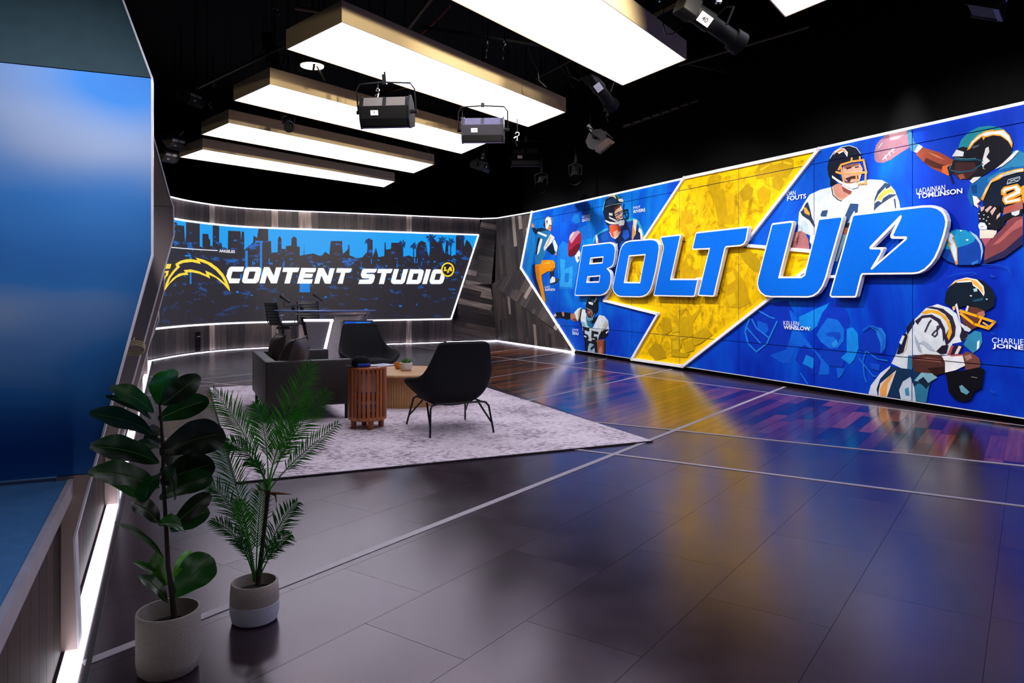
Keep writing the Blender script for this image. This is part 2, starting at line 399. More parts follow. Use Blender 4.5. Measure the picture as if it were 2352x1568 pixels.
for i in range(len(edges) - 1):
    for j in range(3):
        s0, s1, z0, z1 = edges[i], edges[i + 1], rows[j], rows[j + 1]
        q = clip(clip([(s0 + GAP, z0 + GAP), (s1 - GAP, z0 + GAP), (s1 - GAP, z1 - GAP), (s0 + GAP, z1 - GAP)], *H1), *H2)
        if len(q) < 3 or abs(area(q)) < 1e-3: continue
        CELLS.append((s0 + GAP, s1 - GAP, z0 + GAP, z1 - GAP))
        link('panel', B().prism(q, MW, -.03, 0).mesh('panel', MURAL), wall_right)
b = B(); backpoly = clip(clip([(edges[0], MBOT), (edges[-1], MBOT), (edges[-1], MTOP), (edges[0], MTOP)], *H1), *H2)
b.prism(backpoly, MW, -.14, -.032); part('backing', b, pbr('mural_joint', '#04103c', .7), wall_right)
b = B(); b.prism([(edges[0], 0), (BLs[0] - .02, 0), (BLs[0] - .02, MBOT - .004), (edges[0], MBOT - .004)], MW, -.15, -.06); part('plinth', b, BLACK, wall_right)
def strip(name, a, c, wd, d0, d1, mat, parent):
    a, c = Vector(a), Vector(c); t = (c - a).normalized(); n = Vector((-t.y, t.x)) * wd / 2; e = t * wd / 2
    return part(name, B().prism([tuple(a - e + n), tuple(a - e - n), tuple(c + e - n), tuple(c + e + n)], MW, d0, d1), mat, parent)
strip('light_strip', (edges[0], MTOP + .012), (TLs[0], MTOP + .012), .026, -.03, .02, TRIM_LED, wall_right)
strip('light_strip', TLs, MLs, .055, -.03, .025, TRIM_LED, wall_right); strip('light_strip', MLs, BLs, .055, -.03, .025, TRIM_LED, wall_right)
strip('edge_trim', (edges[0], MBOT - .004), (BLs[0], MBOT - .004), .010, -.03, .010, pbr('mural_foot_trim', '#dcdce6', .4, spec=.2), wall_right)

# ================================================================ curved wall with the video screen
CP = [(-7.70, 14.6), (-7.72, 15.2), (-7.74, 15.9), (-7.71, 16.7), (-7.62, 17.4), (-7.33, 18.25), (-6.84, 18.95), (-6.14, 19.42), (-5.14, 19.87), (-3.66, 20.48), (-2.34, 21.1), (-.873, 21.75), (-.3, 22.0)]
def catmull(P, n=14):
    out = []
    for i in range(1, len(P) - 2):
        p0, p1, p2, p3 = [Vector(P[j]) for j in (i - 1, i, i + 1, i + 2)]
        for k in range(n):
            t = k / n; out.append(.5 * ((2 * p1) + (p2 - p0) * t + (2 * p0 - 5 * p1 + 4 * p2 - p3) * t * t + (3 * p1 - p0 - 3 * p2 + p3) * t ** 3))
    out.append(Vector(P[-2])); return out
CV = catmull(CP); CA = [0.0]
for p, q in zip(CV, CV[1:]): CA.append(CA[-1] + (q - p).length)
def cpos(a):
    a = max(0, min(CA[-1] - 1e-6, a))
    lo = 0
    while lo < len(CA) - 2 and CA[lo + 1] < a: lo += 1
    t = (a - CA[lo]) / (CA[lo + 1] - CA[lo]); d = (CV[lo + 1] - CV[lo]).normalized()
    return CV[lo].lerp(CV[lo + 1], t), d
def CW(a, z, d):
    p, t = cpos(a); n = Vector((t.y, -t.x)); return Vector((p.x + n.x * d, p.y + n.y * d, z))
def c2(x, y, d=.06):
    r = (x - CX) / F
    best = None
    for i in range(len(CV) - 1):
        na = CV[i + 1] - CV[i]; n = Vector((na.y, -na.x)).normalized() * d; p = CV[i] + n; q = CV[i + 1] + n
        fp_, fq = p.x - r * p.y, q.x - r * q.y
        if fp_ * fq <= 0 and fp_ != fq:
            t = fp_ / (fp_ - fq); Y = p.y + (q.y - p.y) * t; best = (CA[i] + (CA[i + 1] - CA[i]) * t, CAMH - (y - HOR) / F * Y)
    if best is None: best = (CA[-1] if r > CV[-1].x / CV[-1].y else 0.0, CAMH - (y - HOR) / F * (CV[-1].y if r > -.2 else CV[0].y))
    return best
CTOP = 3.58
wall_back = struct('wall_back')
pw = .172
pm = plank_mesh([([(-pw / 2 + .002, .03), (pw / 2 - .002, .03), (pw / 2 - .002, CTOP), (-pw / 2 + .002, CTOP)], [(.03, 0), (.03, pw), (CTOP, pw), (CTOP, 0)])], lambda u, v, d: Vector((u, -d, v)), .02, WALLWOOD, 'plank')
a = pw / 2; A_LOW, A_END = c2(1026, 770, .03)[0], c2(1107, 502, .03)[0]
while a < A_END:
    p, t = cpos(a); zc = CTOP * (a - pw / 2 - A_LOW) / (A_END - A_LOW)
    if zc < .03: link('plank', pm, wall_back, (p.x, p.y, 0), atan2(t.y, t.x))
    else:
        zd = min(CTOP - .01, zc + CTOP * pw / (A_END - A_LOW))
        link('plank', plank_mesh([([(-pw / 2 + .002, zc), (pw / 2 - .002, zd), (pw / 2 - .002, CTOP), (-pw / 2 + .002, CTOP)], [(zc, 0), (zd, pw), (CTOP, pw), (CTOP, 0)])], lambda u, v, d: Vector((u, -d, v)), .02, WALLWOOD, 'plank'), wall_back, (p.x, p.y, 0), atan2(t.y, t.x))
    a += pw
b = B(); n = 60
for i in range(n):
    a0, a1 = A_LOW * i / n, A_LOW * (i + 1) / n
    b.add([CW(a0, 0, -.01), CW(a1, 0, -.01), CW(a1, CTOP, -.01), CW(a0, CTOP, -.01), CW(a0, 0, -.1), CW(a1, 0, -.1), CW(a1, CTOP, -.1), CW(a0, CTOP, -.1)], [(0, 1, 2, 3), (4, 7, 6, 5), (3, 2, 6, 7)])
part('backing', b, BLACK, wall_back)
def cstrip(name, a0, a1, z0, z1, d0, d1, mat, parent, n=50, zf=None):
    b = B()
    for i in range(n):
        q0, q1 = a0 + (a1 - a0) * i / n, a0 + (a1 - a0) * (i + 1) / n
        vs = [CW(q, z, d) for d in (d1, d0) for q, z in ((q0, z0), (q1, z0), (q1, z1), (q0, z1))]
        b.add(vs, [(0, 1, 2, 3), (7, 6, 5, 4), (3, 2, 6, 7), (1, 0, 4, 5)] + ([(0, 3, 7, 4)] if i == 0 else []) + ([(2, 1, 5, 6)] if i == n - 1 else []))
    return part(name, b, mat, parent)
cstrip('light_strip', 0, A_END, CTOP + .0, CTOP + .02, .03, .085, glow('cove_led', '#f4f0ff', 3.0), wall_back)
cstrip('light_strip', 0, A_LOW, .005, .010, .045, .075, glow('floor_cove_led', '#f0ecff', 8.0), wall_back)
pa = c2(457, 790); b = B()
b.prism([(pa[0] - .07, .04), (pa[0] + .07, .04), (pa[0] + .07, .5), (pa[0] - .07, .5)], CW, .02, .05); part('floor_box', b, BLACK, wall_back)
b = B(); b.prism([(pa[0] - .07, .385), (pa[0] + .07, .385), (pa[0] + .07, .40), (pa[0] - .07, .40)], CW, .05, .054); part('floor_box_rail', b, CHROME, wall_back)

# faceted wood corner between the screen wall and the mural
def mpx(x, y): s, z = m2(x, y); return MW(s, z, -.03)
cT = Vector((-.42, 21.75, MTOP + .01)); cB = Vector((-.36, 22.0, 0.0)); 
cT = at(1141, 502, 21.55); cT.z = MTOP; cB = Vector((*fp(1145, 782.5), 0.03))
lT = CW(A_END, MTOP, .04); lB = CW(A_LOW, .03, .04)
pn = (lB - lT).cross((cT + cB) / 2 - lT); ray = at(1129, 652, 1.0) - Vector((0, 0, CAMH)); cM = Vector((0, 0, CAMH)) + ray * ((lT - Vector((0, 0, CAMH))).dot(pn) / ray.dot(pn)); cM = cM - ray * .12
rT, rM, rB = MW(TLs[0], MTOP, -.03), MW(MLs[0], MLs[1], -.03), MW(BLs[0], .03, -.03)
rL = rM.lerp(rB, .86)
wall_corner = struct('wall_corner')
def facet(pts, along, wd, lmin, lmax, mat=WALLWOOD):
    o = Vector(pts[0]); n = Vector((0, 0, 0))
    for i in range(len(pts)): n += Vector(pts[i]).cross(Vector(pts[(i + 1) % len(pts)]))
    n.normalize()
    if n.dot(Vector((0, 0, CAMH)) - o) < 0: n = -n
    ax = (Vector(along) - n * Vector(along).dot(n)).normalized(); ay = n.cross(ax)
    q = [((Vector(p) - o).dot(ax), (Vector(p) - o).dot(ay)) for p in pts]
    if area(q) < 0: q.reverse()
    pl = lambda u, v, d: o + ax * u + ay * v + n * d
    part('backing', B().prism(q, pl, -.05, -.004), BLACK, wall_corner)
    for it in planks(q, 0, wd, lmin, lmax, .004): link('plank', plank_mesh([it], pl, .014, mat, 'plank', -.006), wall_corner)
lM = lT.lerp(lB, .54)
for tri_ in ([lT, cT, cM, lM], [lM, cM, cB, lB]): facet(tri_, Vector((1, .1, -.22)), .16, .9, 2.0)
facet([cT, rT, rM, cM], Vector((.12, -.1, -1)), .16, .6, 1.6)
facet([cM, rM, rL], Vector((.45, -.35, 1)), .16, .5, 1.3)
facet([cM, rL, rB, cB], Vector((.14, -.1, 1)), .16, .6, 1.5)
part('light_strip', B().tube([lT + UP * .02, cT + UP * .02, rT + UP * .02], .014, 6), bpy.data.materials['cove_led'], wall_corner)
part('light_strip', B().tube([cB + Vector((0, -.02, -.015)), rB + Vector((-.02, -.03, -.015))], .010, 6), bpy.data.materials['floor_cove_led'], wall_corner)
part('light_strip', B().tube([lB + Vector((0, -.03, -.015)), cB + Vector((0, -.03, -.015))], .008, 6), bpy.data.materials['floor_cove_led'], wall_corner)

# ================================================================ left wall: low wood plinth with a ledge, light strip on the floor
wall_left = struct('wall_left')
def LW(u, v, d): return LP + LD * u + LN * d + UP * v      # u along the wall, v height, d into the room
u0, u1 = (-.2 - LP.y) / LD.y, (15.6 - LP.y) / LD.y
for it in planks([(u0, .02), (u1, .02), (u1, .66), (u0, .66)], pi / 2, .18, 3, 4, .004):
    link('plank', plank_mesh([it], LW, .016, plank_mat('plinth_wood', ['#3e2418', '#2a1810', '#4c2e20', '#20130e', '#38221a'], .5, .35, .3) if 'plinth_wood' not in bpy.data.materials else bpy.data.materials['plinth_wood'], 'plank', -.085), wall_left)
part('ledge', B().prism([(u0, .66), (u1, .66), (u1, .72), (u0, .72)], LW, -1.6, -.045), pbr('satin_ledge', '#5288bc', .35, .2), wall_left)
part('ledge_trim', B().prism([(u0, .655), (u1, .655), (u1, .723), (u0, .723)], LW, -.045, -.025), pbr('pale_trim', '#c8bcc0', .4, .3), wall_left)
part('backing', B().prism([(u0, 0), (u1, 0), (u1, .65), (u0, .65)], LW, -.3, -.088), BLACK, wall_left)
part('upper_wall', B().prism([(u0, .72), (u1, .72), (u1, 3.6), (u0, 3.6)], LW, -1.75, -1.6), pbr('dark_flat', '#15161c', .6), wall_left)
part('light_strip', B().prism([(u0, .0035), (u1, .0035), (u1, .016), (u0, .016)], LW, -.055, .015), WHITE_LED, wall_left)
part('light_strip', B().prism([(u0, .642), (u1, .642), (u1, .65), (u0, .65)], LW, -.060, -.05), glow('ledge_led', '#f6f4ff', 1.2), wall_left)
part('floor_rail', B().prism([(u0, .0), (u1, .0), (u1, .006), (u0, .006)], LW, .03, .05), BLACKMETAL, wall_left)
# angular fins that stand along the left wall
SATIN = pbr('satin_champagne', '#a8938e', .36, .75, ns=3, na=.12, stretch=(1, 1, .1), spec=.5)
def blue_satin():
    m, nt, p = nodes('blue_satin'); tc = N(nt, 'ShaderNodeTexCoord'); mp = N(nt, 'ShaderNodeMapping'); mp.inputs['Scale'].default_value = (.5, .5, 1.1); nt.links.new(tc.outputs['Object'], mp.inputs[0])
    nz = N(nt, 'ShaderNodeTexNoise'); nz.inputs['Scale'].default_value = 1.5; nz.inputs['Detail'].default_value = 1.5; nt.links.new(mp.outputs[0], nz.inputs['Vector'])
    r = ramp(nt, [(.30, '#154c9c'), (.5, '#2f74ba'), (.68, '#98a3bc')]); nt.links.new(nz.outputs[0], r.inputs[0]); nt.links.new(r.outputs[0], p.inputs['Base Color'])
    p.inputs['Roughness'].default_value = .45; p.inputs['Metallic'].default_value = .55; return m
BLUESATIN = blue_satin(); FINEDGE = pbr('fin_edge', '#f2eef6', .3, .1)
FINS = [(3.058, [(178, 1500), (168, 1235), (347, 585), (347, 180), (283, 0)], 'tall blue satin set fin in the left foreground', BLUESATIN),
        (5.13, [(270, 1163), (268, 1004), (398, 539), (397, 475), (390, 455), (347, 295)], 'champagne metal set fin just behind the blue one', SATIN),
        (7.78, [(315, 994), (315, 889), (376, 668), (376, 623), (362, 560)], 'third angular set fin along the left wall', SATIN),
        (10.4, [(326, 911), (326, 833), (364, 735), (364, 706), (352, 640)], 'fourth angular set fin along the left wall', SATIN),
        (13.0, [(338, 862), (338, 799), (353, 765), (353, 748), (346, 700)], 'farthest angular set fin beside the curved screen', SATIN)]
for fi, (Yb, prof, lab, mat) in enumerate(FINS):
    base = lw(Yb); q = []
    for x, y in prof:
        r = (x - CX) / F; t = (r * base.y - base.x) / (E1.x - r * E1.y); Y = base.y + t * E1.y; q.append((t, CAMH - (y - HOR) / F * Y))
    q[0] = (q[0][0], .02)
    (ta, za), (tb, zb) = q[-2], q[-1]; zt = 3.62
    if zb < zt: q.append((max(-.45, tb + (tb - ta) / max(.1, zb - za) * (zt - zb)), zt))
    f_ = thing('set_fin', lab, 'set fin', base, 0, 'angular fins of the left set wall')
    fold = max(i for i, p in enumerate(q) if abs(p[0] - max(k_[0] for k_ in q)) < .012); zf = q[fold][1]
    def FW(u, v, d, zf=zf): return E1 * u - E2 * (d - max(0, v - zf) * .30) + UP * v
    back = -1.55
    low = [p for p in q if p[1] <= zf + 1e-6]; hi = [p for p in q if p[1] >= zf - 1e-6]
    cut = [(back, .74), (low[0][0] - .075, .74)]; up_ = [p for p in low if p[1] > .74]; (ta, za), (tb, zb) = low[1], low[2]; tc_ = ta + (tb - ta) * (.74 - za) / (zb - za)
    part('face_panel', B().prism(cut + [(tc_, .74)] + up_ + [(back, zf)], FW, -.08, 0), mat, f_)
    part('foot_post', B().prism([(low[0][0] - .075, .737), (low[0][0] - .075, .02)] + low[:2] + [(tc_, .737)], FW, -.08, 0), SATIN, f_)
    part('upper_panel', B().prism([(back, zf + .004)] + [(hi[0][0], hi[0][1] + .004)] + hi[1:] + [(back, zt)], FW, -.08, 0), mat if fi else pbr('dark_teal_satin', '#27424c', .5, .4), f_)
    e = B()
    for i in range(len(q) - 1):
        t = (Vector(q[i + 1]) - Vector(q[i])).normalized(); n = Vector((t.y, -t.x)) * .008; c = t * .004
        P_, Q_ = Vector(q[i]) - c, Vector(q[i + 1]) + c
        e.prism([tuple(P_), tuple(P_ + n), tuple(Q_ + n), tuple(Q_)], FW, -.084, .004)
    part('edge_trim', e, FINEDGE, f_)
p = at(306, 795, 5.02); b = B()
for k in range(3): b.tube([Vector((.07 * cos(2 * pi * i / 20), .012 * sin(4 * pi * i / 20) - .02 * k, .035 * sin(2 * pi * i / 20) - .012 * k)) for i in range(21)], .006, 6)
b.tube([(.0, .02, .03), (.0, .05, .05), (0, .09, .05)], .005, 6)
coil = link('coiled_cable', b.mesh('coiled_cable', pbr('tan_rubber', '#9a8a6a', .5), True), None, p, ROT); tag(coil, 'small coil of tan cable hung on the second left fin', 'cable')

# ================================================================ ceiling light boxes
CZ = 4.2
def ceil(x, y, z=CZ): return Vector(atz(x, y, z)[:2])
def u2(v): return Vector((UD.x, UD.y)) * v
boxes = [([ceil(785, 50), ceil(657, 113), ceil(1213, 292), ceil(1300, 258)], 'glowing white ceiling light box, second from the top of the photo'),
         ([ceil(620, 193), ceil(536, 231), ceil(1060, 353.6), ceil(1125, 326)], 'glowing white ceiling light box with two black lamps hung across it'),
         ([ceil(525, 282), ceil(462, 309), ceil(950, 398), ceil(997, 378)], 'glowing white ceiling light box with one small black spot at its left'),
         ([ceil(465, 343), ceil(412, 361), ceil(882, 430), ceil(907, 417)], 'farthest and narrowest-looking glowing white ceiling light box')]
fr5, nr5 = ceil(1430, 197), ceil(1577, 137)
def row(fr, nr): fl = fr - u2(4.9); return [fl + Vector((.85, -.9)), fl, fr, nr]
boxes.append((row(fr5, nr5), 'largest glowing white ceiling light box cut by the top of the photo'))
fr6 = ceil(1803, 40); stp = fr6 - fr5
boxes.append((row(fr6, fr6 + (nr5 - fr5)), 'glowing ceiling light box showing only a corner at the top right'))
for k in (1,): boxes.append((row(fr6 + stp * k, fr6 + stp * k + (nr5 - fr5)), ['first', 'second', 'third'][k - 1] + ' added ceiling light box, unseen overhead and behind the camera'))  # unseen box, added to the row to light the foreground
BRONZE = pbr('brushed_bronze', '#cdb78e', .42, .15, ns=30, na=.05, stretch=(1, 1, 10))
DIFF = glow('light_box_diffuser', '#f3f1ff', PANEL_L)
for bi, (pts, lab) in enumerate(boxes):
    c = sum(pts, Vector((0, 0))) / 4; t = thing('ceiling_light_box', lab, 'light box', (c.x, c.y, CZ), 0, 'row of ceiling light boxes')
    q = [tuple(p - c) for p in pts]
    if area(q) < 0: q.reverse()
    part('diffuser', B().prism(inset(q, .012), place_floor, .006, .02), DIFF, t)
    part('top_cover', B().prism(inset(q, .01), place_floor, .19, .215), BLACK, t)
    qi = inset(q, .012)
    for i in range(4):
        part('side_panel', B().prism([q[i], q[(i + 1) % 4], qi[(i + 1) % 4], qi[i]], place_floor, 0, .22), BRONZE, t)
    for i in range(4):
        m = Vector(q[i]) * .8; part('hanging_cable', B().tube([(m.x, m.y, .21), (m.x, m.y, 6.6 - CZ)], .006, 5), BLACKMETAL, t)

# ================================================================ printed mural
def mural_art(): return Art(m2, MW, CELLS, .0008, .0005)
zA, zB, zC, zD = ZM(1190, 470, 6.272), ZM(1340, 430, 8.711), ZM(1260, 660, 8.2545), ZM(1780, 310, 5.406)
zE, zF, zG, zH = ZM(1990, 230, 5.807), ZM(2100, 440, 7.127), ZM(1980, 620, 4.613), ZM(1660, 680, 5.88)
zI, zJ, zK = ZM(1300, 500, 5.6), ZM(1720, 450, 4.9), ZM(1380, 330, 3.0154)
# ghosted faces, lower middle
a = mural_art(); a.data(zH, '''
#0630b0: 380,300 560,100 880,60 960,200 980,420 900,700 700,760 450,760 330,520
#0a5ad0: 470,330 600,370 620,460 560,520 470,440
#0a50c8: 640,800 800,900 900,900 1000,700 1040,480 960,220 900,180 960,420 860,720 700,780
#0f80dc: 1030,280 1240,180 1440,90 1380,200 1280,400 1180,480 1040,400
#0a5cd0: 900,190 1000,280 1050,480 1220,700 1350,820 1440,920 1440,1060 1300,1060 1240,1000 1330,900 1200,760 1050,680 900,620 950,420
#0630ac: 980,860 1040,700 1110,660 1240,740 1330,880 1300,1040 1200,1060 1100,980
#0d7ad8: 1080,910 1130,790 1240,840 1220,980
#0733b6: 1270,420 1350,220 1450,110 1560,100 1680,200 1720,340 1680,460 1640,560 1600,420 1560,330 1430,280 1400,330 1320,440
#0f66d4: 1320,430 1420,290 1560,320 1640,440 1640,600 1560,700 1440,700 1330,620 1270,520
#0a44bc: 1390,500 1480,480 1590,490 1600,560 1560,620 1500,550 1420,540
#2a86e2: 1470,640 1540,580 1560,650 1500,690
#0738b4: 1300,720 1440,700 1600,700 1680,820 1620,960 1440,940 1330,820
#0f80dc: 1680,440 1760,420 1830,500 1840,700 1780,860 1720,920 1600,830 1680,760
#0a5cd0: 1540,960 1660,980 1620,1060 1560,1120
#0633b0: 1840,720 1860,540 1980,410 2100,390 2200,460 2220,620 2180,780 2040,760 1930,740
#1d74d8: 2060,420 2150,430 2210,520 2200,700 2150,760 2130,620 2080,500
#0a48c4: 1990,900 2130,920 2120,1010 2020,980
#1f78dc 20: 480,190 640,280 700,300
#1f78dc 22: 370,300 330,400 310,480 350,640 460,750 600,640 740,340
#1f78dc 20: 400,310 460,430 630,560
#1f78dc 18: 330,420 520,640
#1a6cd6 18: 1850,840 1960,980 2040,1080 2080,1080
#1a6cd6 18: 1940,740 1900,880 1920,1080 1950,1160
#1a6cd6 18: 1960,750 2100,850 2230,870
#1a6cd6 16: 1060,1040 1160,1190
'''); a.done('ghosted_faces_print', wall_right)
a = mural_art(); a.data(zA, '''
#0b50c4: 640,130 670,50 740,10 850,0 885,60 905,180 880,210 800,200 760,230 660,260 620,220
#1578d4: 800,140 880,130 895,250 830,270 770,230
#0a40b4: 700,390 760,270 880,290 830,380 740,480 720,560
#1268cc: 860,360 960,300 1060,310 1110,420 1060,480 940,500 880,540
#1575d0: 580,620 640,520 720,560 730,700 820,760 870,840 850,980 790,1220 600,1210 570,960 570,800
#2a98e0: 600,780 680,790 670,930 780,880 790,950 775,1190 600,1180 620,1000
#1470cc: 680,980 740,985 725,1120 670,1115
#0a44bc 10: 640,240 640,120 700,60
#1a6ad0 8: 560,760 640,640 720,580
#981c3a: 735,520 760,440 810,390 870,370 905,400 915,480 900,580 870,660 820,720 760,755 725,735 718,640
#c48a9e: 740,500 790,400 870,370 900,400 850,450 770,560
#5e0e20: 820,720 880,640 900,560 860,560 740,660 728,735 765,755
#d7b7b8: 735,510 752,440 800,385 815,400 775,470
#d3d9e0: 820,740 880,650 905,690 885,800 860,840 835,800
#3a5a7a: 865,740 885,750 880,790 865,780
'''); a.done('ghosted_player_print', wall_right)
a = mural_art(); a.data(zA, '''
#061a52: 205,860 250,860 260,1010 330,1240 390,1425 350,1390 250,1180 207,1030
#c98d6b: 185,265 215,270 235,310 225,345 195,330
#0b1e38: 200,330 240,330 290,390 260,440 215,380
#0d2438: 250,350 340,330 420,360 430,390 300,400 260,400
#1f6fa6: 270,400 400,370 470,400 440,470 390,640 410,680 330,860 250,855 240,700 255,520
#0a2236: 285,480 330,470 320,640 280,720 250,720 270,560
#d8dde0: 325,480 355,500 305,690 272,730 290,600
#cfe0ea 12: 300,400 330,412
#cfe0ea 30: 296,402 406,448
#c9cdd0: 470,420 530,470 500,530 420,620 380,670 370,620 410,530
#c08a4a 12: 470,460 440,540 400,600
#2e86b8: 490,530 530,490 555,560 570,640 555,720 520,700 530,640
#081c33: 440,600 490,550 530,640 540,700 490,720 440,680 410,650
#d5dadd: 505,530 530,500 575,600 560,680 530,660
#b9795a: 530,700 560,690 560,725 535,730
#141c30: 370,300 390,200 430,160 480,165 430,175 405,230 415,360
#d9dad4: 392,220 410,180 440,165 480,180 497,230 495,290 455,290 440,340 420,360 400,330
#1a2230 9: 455,168 478,195 490,240 490,280
#b07a5a: 455,295 485,290 485,330 475,385 440,370 425,350
#1a1a22 9: 455,300 480,292
#e08c10: 250,865 330,850 350,800 450,795 510,800 540,840 540,910 500,950 430,960 345,1010 345,1080 370,1190 400,1370 395,1420 350,1350 320,1220 270,1060 255,960
#b8660a: 480,920 540,900 510,960 460,970
#c87408: 258,880 300,870 310,1000 330,1200 300,1150 265,1030
#f0b040: 360,850 440,820 480,830 420,860
#1b2a33: 460,965 520,950 510,1040 490,1090 465,1060
#d9dcd8: 470,1080 500,1030 560,1060 550,1110 490,1140 465,1120
#39423f: 540,1050 595,1070 570,1110 480,1150 450,1140 540,1110
'''); a.text(paint('#1a2230'), '9', 1256, 514.5, 1259, 8.5, True); a.done('running_player_print', wall_right)
a = mural_art(); a.data(zB, '''
#0d3f9c: 175,1130 200,1010 260,930 420,830 500,820 850,660 950,615 1050,620 1120,680 1200,860 1240,1010 1240,1100 860,1120 780,1250 720,1400 690,1568 600,1568 600,1150 520,1100
#2c9cc8: 175,1130 200,1010 260,930 420,830 500,820 500,850 330,930 250,1000 215,1110
#d6cfc0: 240,960 275,950 310,1110 255,1115
#b06a3a: 280,1060 300,1060 312,1112 290,1112
#1450ac: 330,960 480,900 500,1050 400,1080
#2f9fc4: 850,660 950,615 1050,620 1120,680 1200,860 1240,1010 1200,1020 1150,850 1080,720 1000,660 900,690
#dccfb6: 1000,640 1080,650 1060,800 1050,930 980,1050 970,1000 1000,850
#c98a3c: 985,740 1005,800 1050,900 990,1055 975,1055
#16244a: 1060,860 1110,830 1140,920 1150,1045 1000,1055 1050,940
#d8e2e0: 1120,800 1170,850 1200,1020 1150,1040 1140,920 1100,870
#c98a3c: 1180,960 1205,960 1225,1030 1190,1030
#0a1e4a: 500,740 530,760 525,900 640,1040 760,860 800,760 860,680 940,880 960,1060 760,1080 700,1180 640,1080 520,900
#1a4cb0: 800,860 900,850 930,980 840,1060 780,980
#c2502e: 525,760 620,740 760,780 750,880 700,990 640,1030 570,990 530,900
#e0a184: 600,900 680,850 720,900 690,990 630,1025
#8a2c1c: 690,780 760,790 748,880 720,900
#d8d4d0 10: 528,890 570,985 640,1030 700,985 748,885
#0d1a2c: 395,480 400,380 430,280 480,210 560,160 640,140 700,160 760,220 800,290 780,320 700,360 650,400 620,500 640,580 680,660 660,720 580,730 480,760 440,690 430,620
#183a5c: 450,330 500,250 600,210 680,260 640,320 520,350
#c9bfa0: 470,230 560,160 640,145 670,240 600,190 540,190
#2b7f86: 640,145 690,150 745,215 705,230 680,190
#4fb5c0: 400,380 430,280 450,270 420,370 405,480 395,480
#c5c9c6: 700,240 790,220 815,270 800,300 720,280
#8a9aa0 10: 445,390 560,350 700,330 790,315
#e3b49c: 650,450 700,400 760,360 790,450 800,500 790,560 805,620 760,650 700,660 650,600 630,520
#5a2a22: 620,420 700,360 760,350 740,400 670,440 640,480
#a8484a: 740,590 790,575 795,600 750,615
#6a7fc0: 690,520 740,500 740,525 700,540
#cfcfc8: 525,510 600,520 595,570 525,560
#d8d8d2: 440,650 540,690 640,700 720,680 760,650 830,650 840,700 820,760 740,770 710,740 640,740 540,730 460,690
#c9c9c4: 525,580 580,610 650,640 700,680 660,690 590,650 530,620
#101a2a 15: 560,600 640,590 700,555 780,500 890,450
#101a2a 15: 640,540 780,470 890,440 905,540 895,620 800,650 730,650 690,610
#101a2a 14: 820,330 812,430 850,560 885,630
#101a2a 12: 790,540 890,500
#c8cfe4: 630,1150 700,1120 695,1190 675,1220
#5a1c20 8: 655,1165 680,1160
#6a3a2a: 150,1420 390,1400 380,1520 140,1520
#2a3a52: 250,1420 390,1400 380,1520 270,1520
'''); a.done('passing_player_print', wall_right)
a = mural_art(); a.data(zC, '''
#11161f: 90,540 150,470 250,465 420,480 420,600 350,610 250,580 150,590
#c8c8cc: 90,530 130,490 150,520 130,560
#b98470: 250,465 290,460 300,540 270,550
#a5705a: 415,500 510,480 540,640 500,650 415,600
#6a3a2e: 440,590 520,590 540,645 500,650
#0a1b4a: 560,620 640,700 680,860 620,760
#b9c6d2: 640,420 720,430 720,640 780,760 840,760 900,640 960,520 1060,540 1130,620 1150,780 1140,880 1040,860 960,900 930,1030 820,1050 750,1000 680,940 650,800 620,600
#cfd6dc: 490,470 560,400 620,380 640,400 600,620 560,640 530,590
#1a1f28: 610,400 645,395 620,560 590,660 560,640 580,520
#a89a70: 580,420 612,420 590,560 565,620 560,520
#d2dae4: 640,410 720,430 700,700 640,720 610,600
#d2dae4: 960,520 1060,540 1090,580 1020,800 860,780 900,660
#7aaac4: 620,640 690,660 700,760 650,770
#1d6c98: 710,560 850,590 870,680 800,775 740,720
#10141c: 830,600 950,530 900,640 850,690 810,680
#151a22: 655,735 780,770 775,835 690,805 690,870 750,900 770,960 740,1010 680,1000 665,930 720,950 725,920 665,900
#151a22: 820,815 955,845 945,890 865,875 860,930 925,930 935,990 890,1045 825,1030 820,980 880,990 885,965 815,960
#c8b89a 6: 815,810 958,842 948,895
#101418: 1020,800 1140,800 1140,870 1080,960 950,980 980,880
#b6ad98: 1040,720 1110,640 1140,690 1060,800 1020,840
#e0e2e0: 1090,850 1135,820 1135,840 1100,880
#0d1420: 690,1000 930,1030 920,1250 760,1225 700,1190
#8d4a34: 925,990 1060,985 1080,1100 1050,1265 940,1250 930,1100
#4a2018: 1050,1000 1085,1000 1080,1200 1055,1265 1050,1100
#b87458: 960,1180 1010,1100 1030,1200 1010,1260 960,1250
#8fa9bc: 790,1050 870,1080 810,1200 880,1140 890,1240 800,1225 750,1210 760,1120
#14203a: 800,1150 880,1080 915,1060 900,1120 820,1190
#0e1624: 715,330 740,250 790,175 890,165 945,240 950,330 940,440 890,500 850,560 760,560 710,470
#b0a884: 780,215 800,175 810,180 790,240
#cfc9b8: 870,280 905,185 935,210 895,270
#2c6fae: 810,230 850,210 880,250 840,280
#d5d8dc: 770,265 860,290 850,335 775,310
#6a3a34: 740,420 830,410 860,480 830,550 770,545 735,490
#b08078: 770,440 800,470 790,500 765,480
#9ab0b8 9: 730,390 800,420 840,480 830,560
#9ab0b8 9: 720,480 760,570 830,590 890,500
#5a8ea8: 720,560 860,580 850,620 780,640 720,600
'''); a.done('defender_print', wall_right)
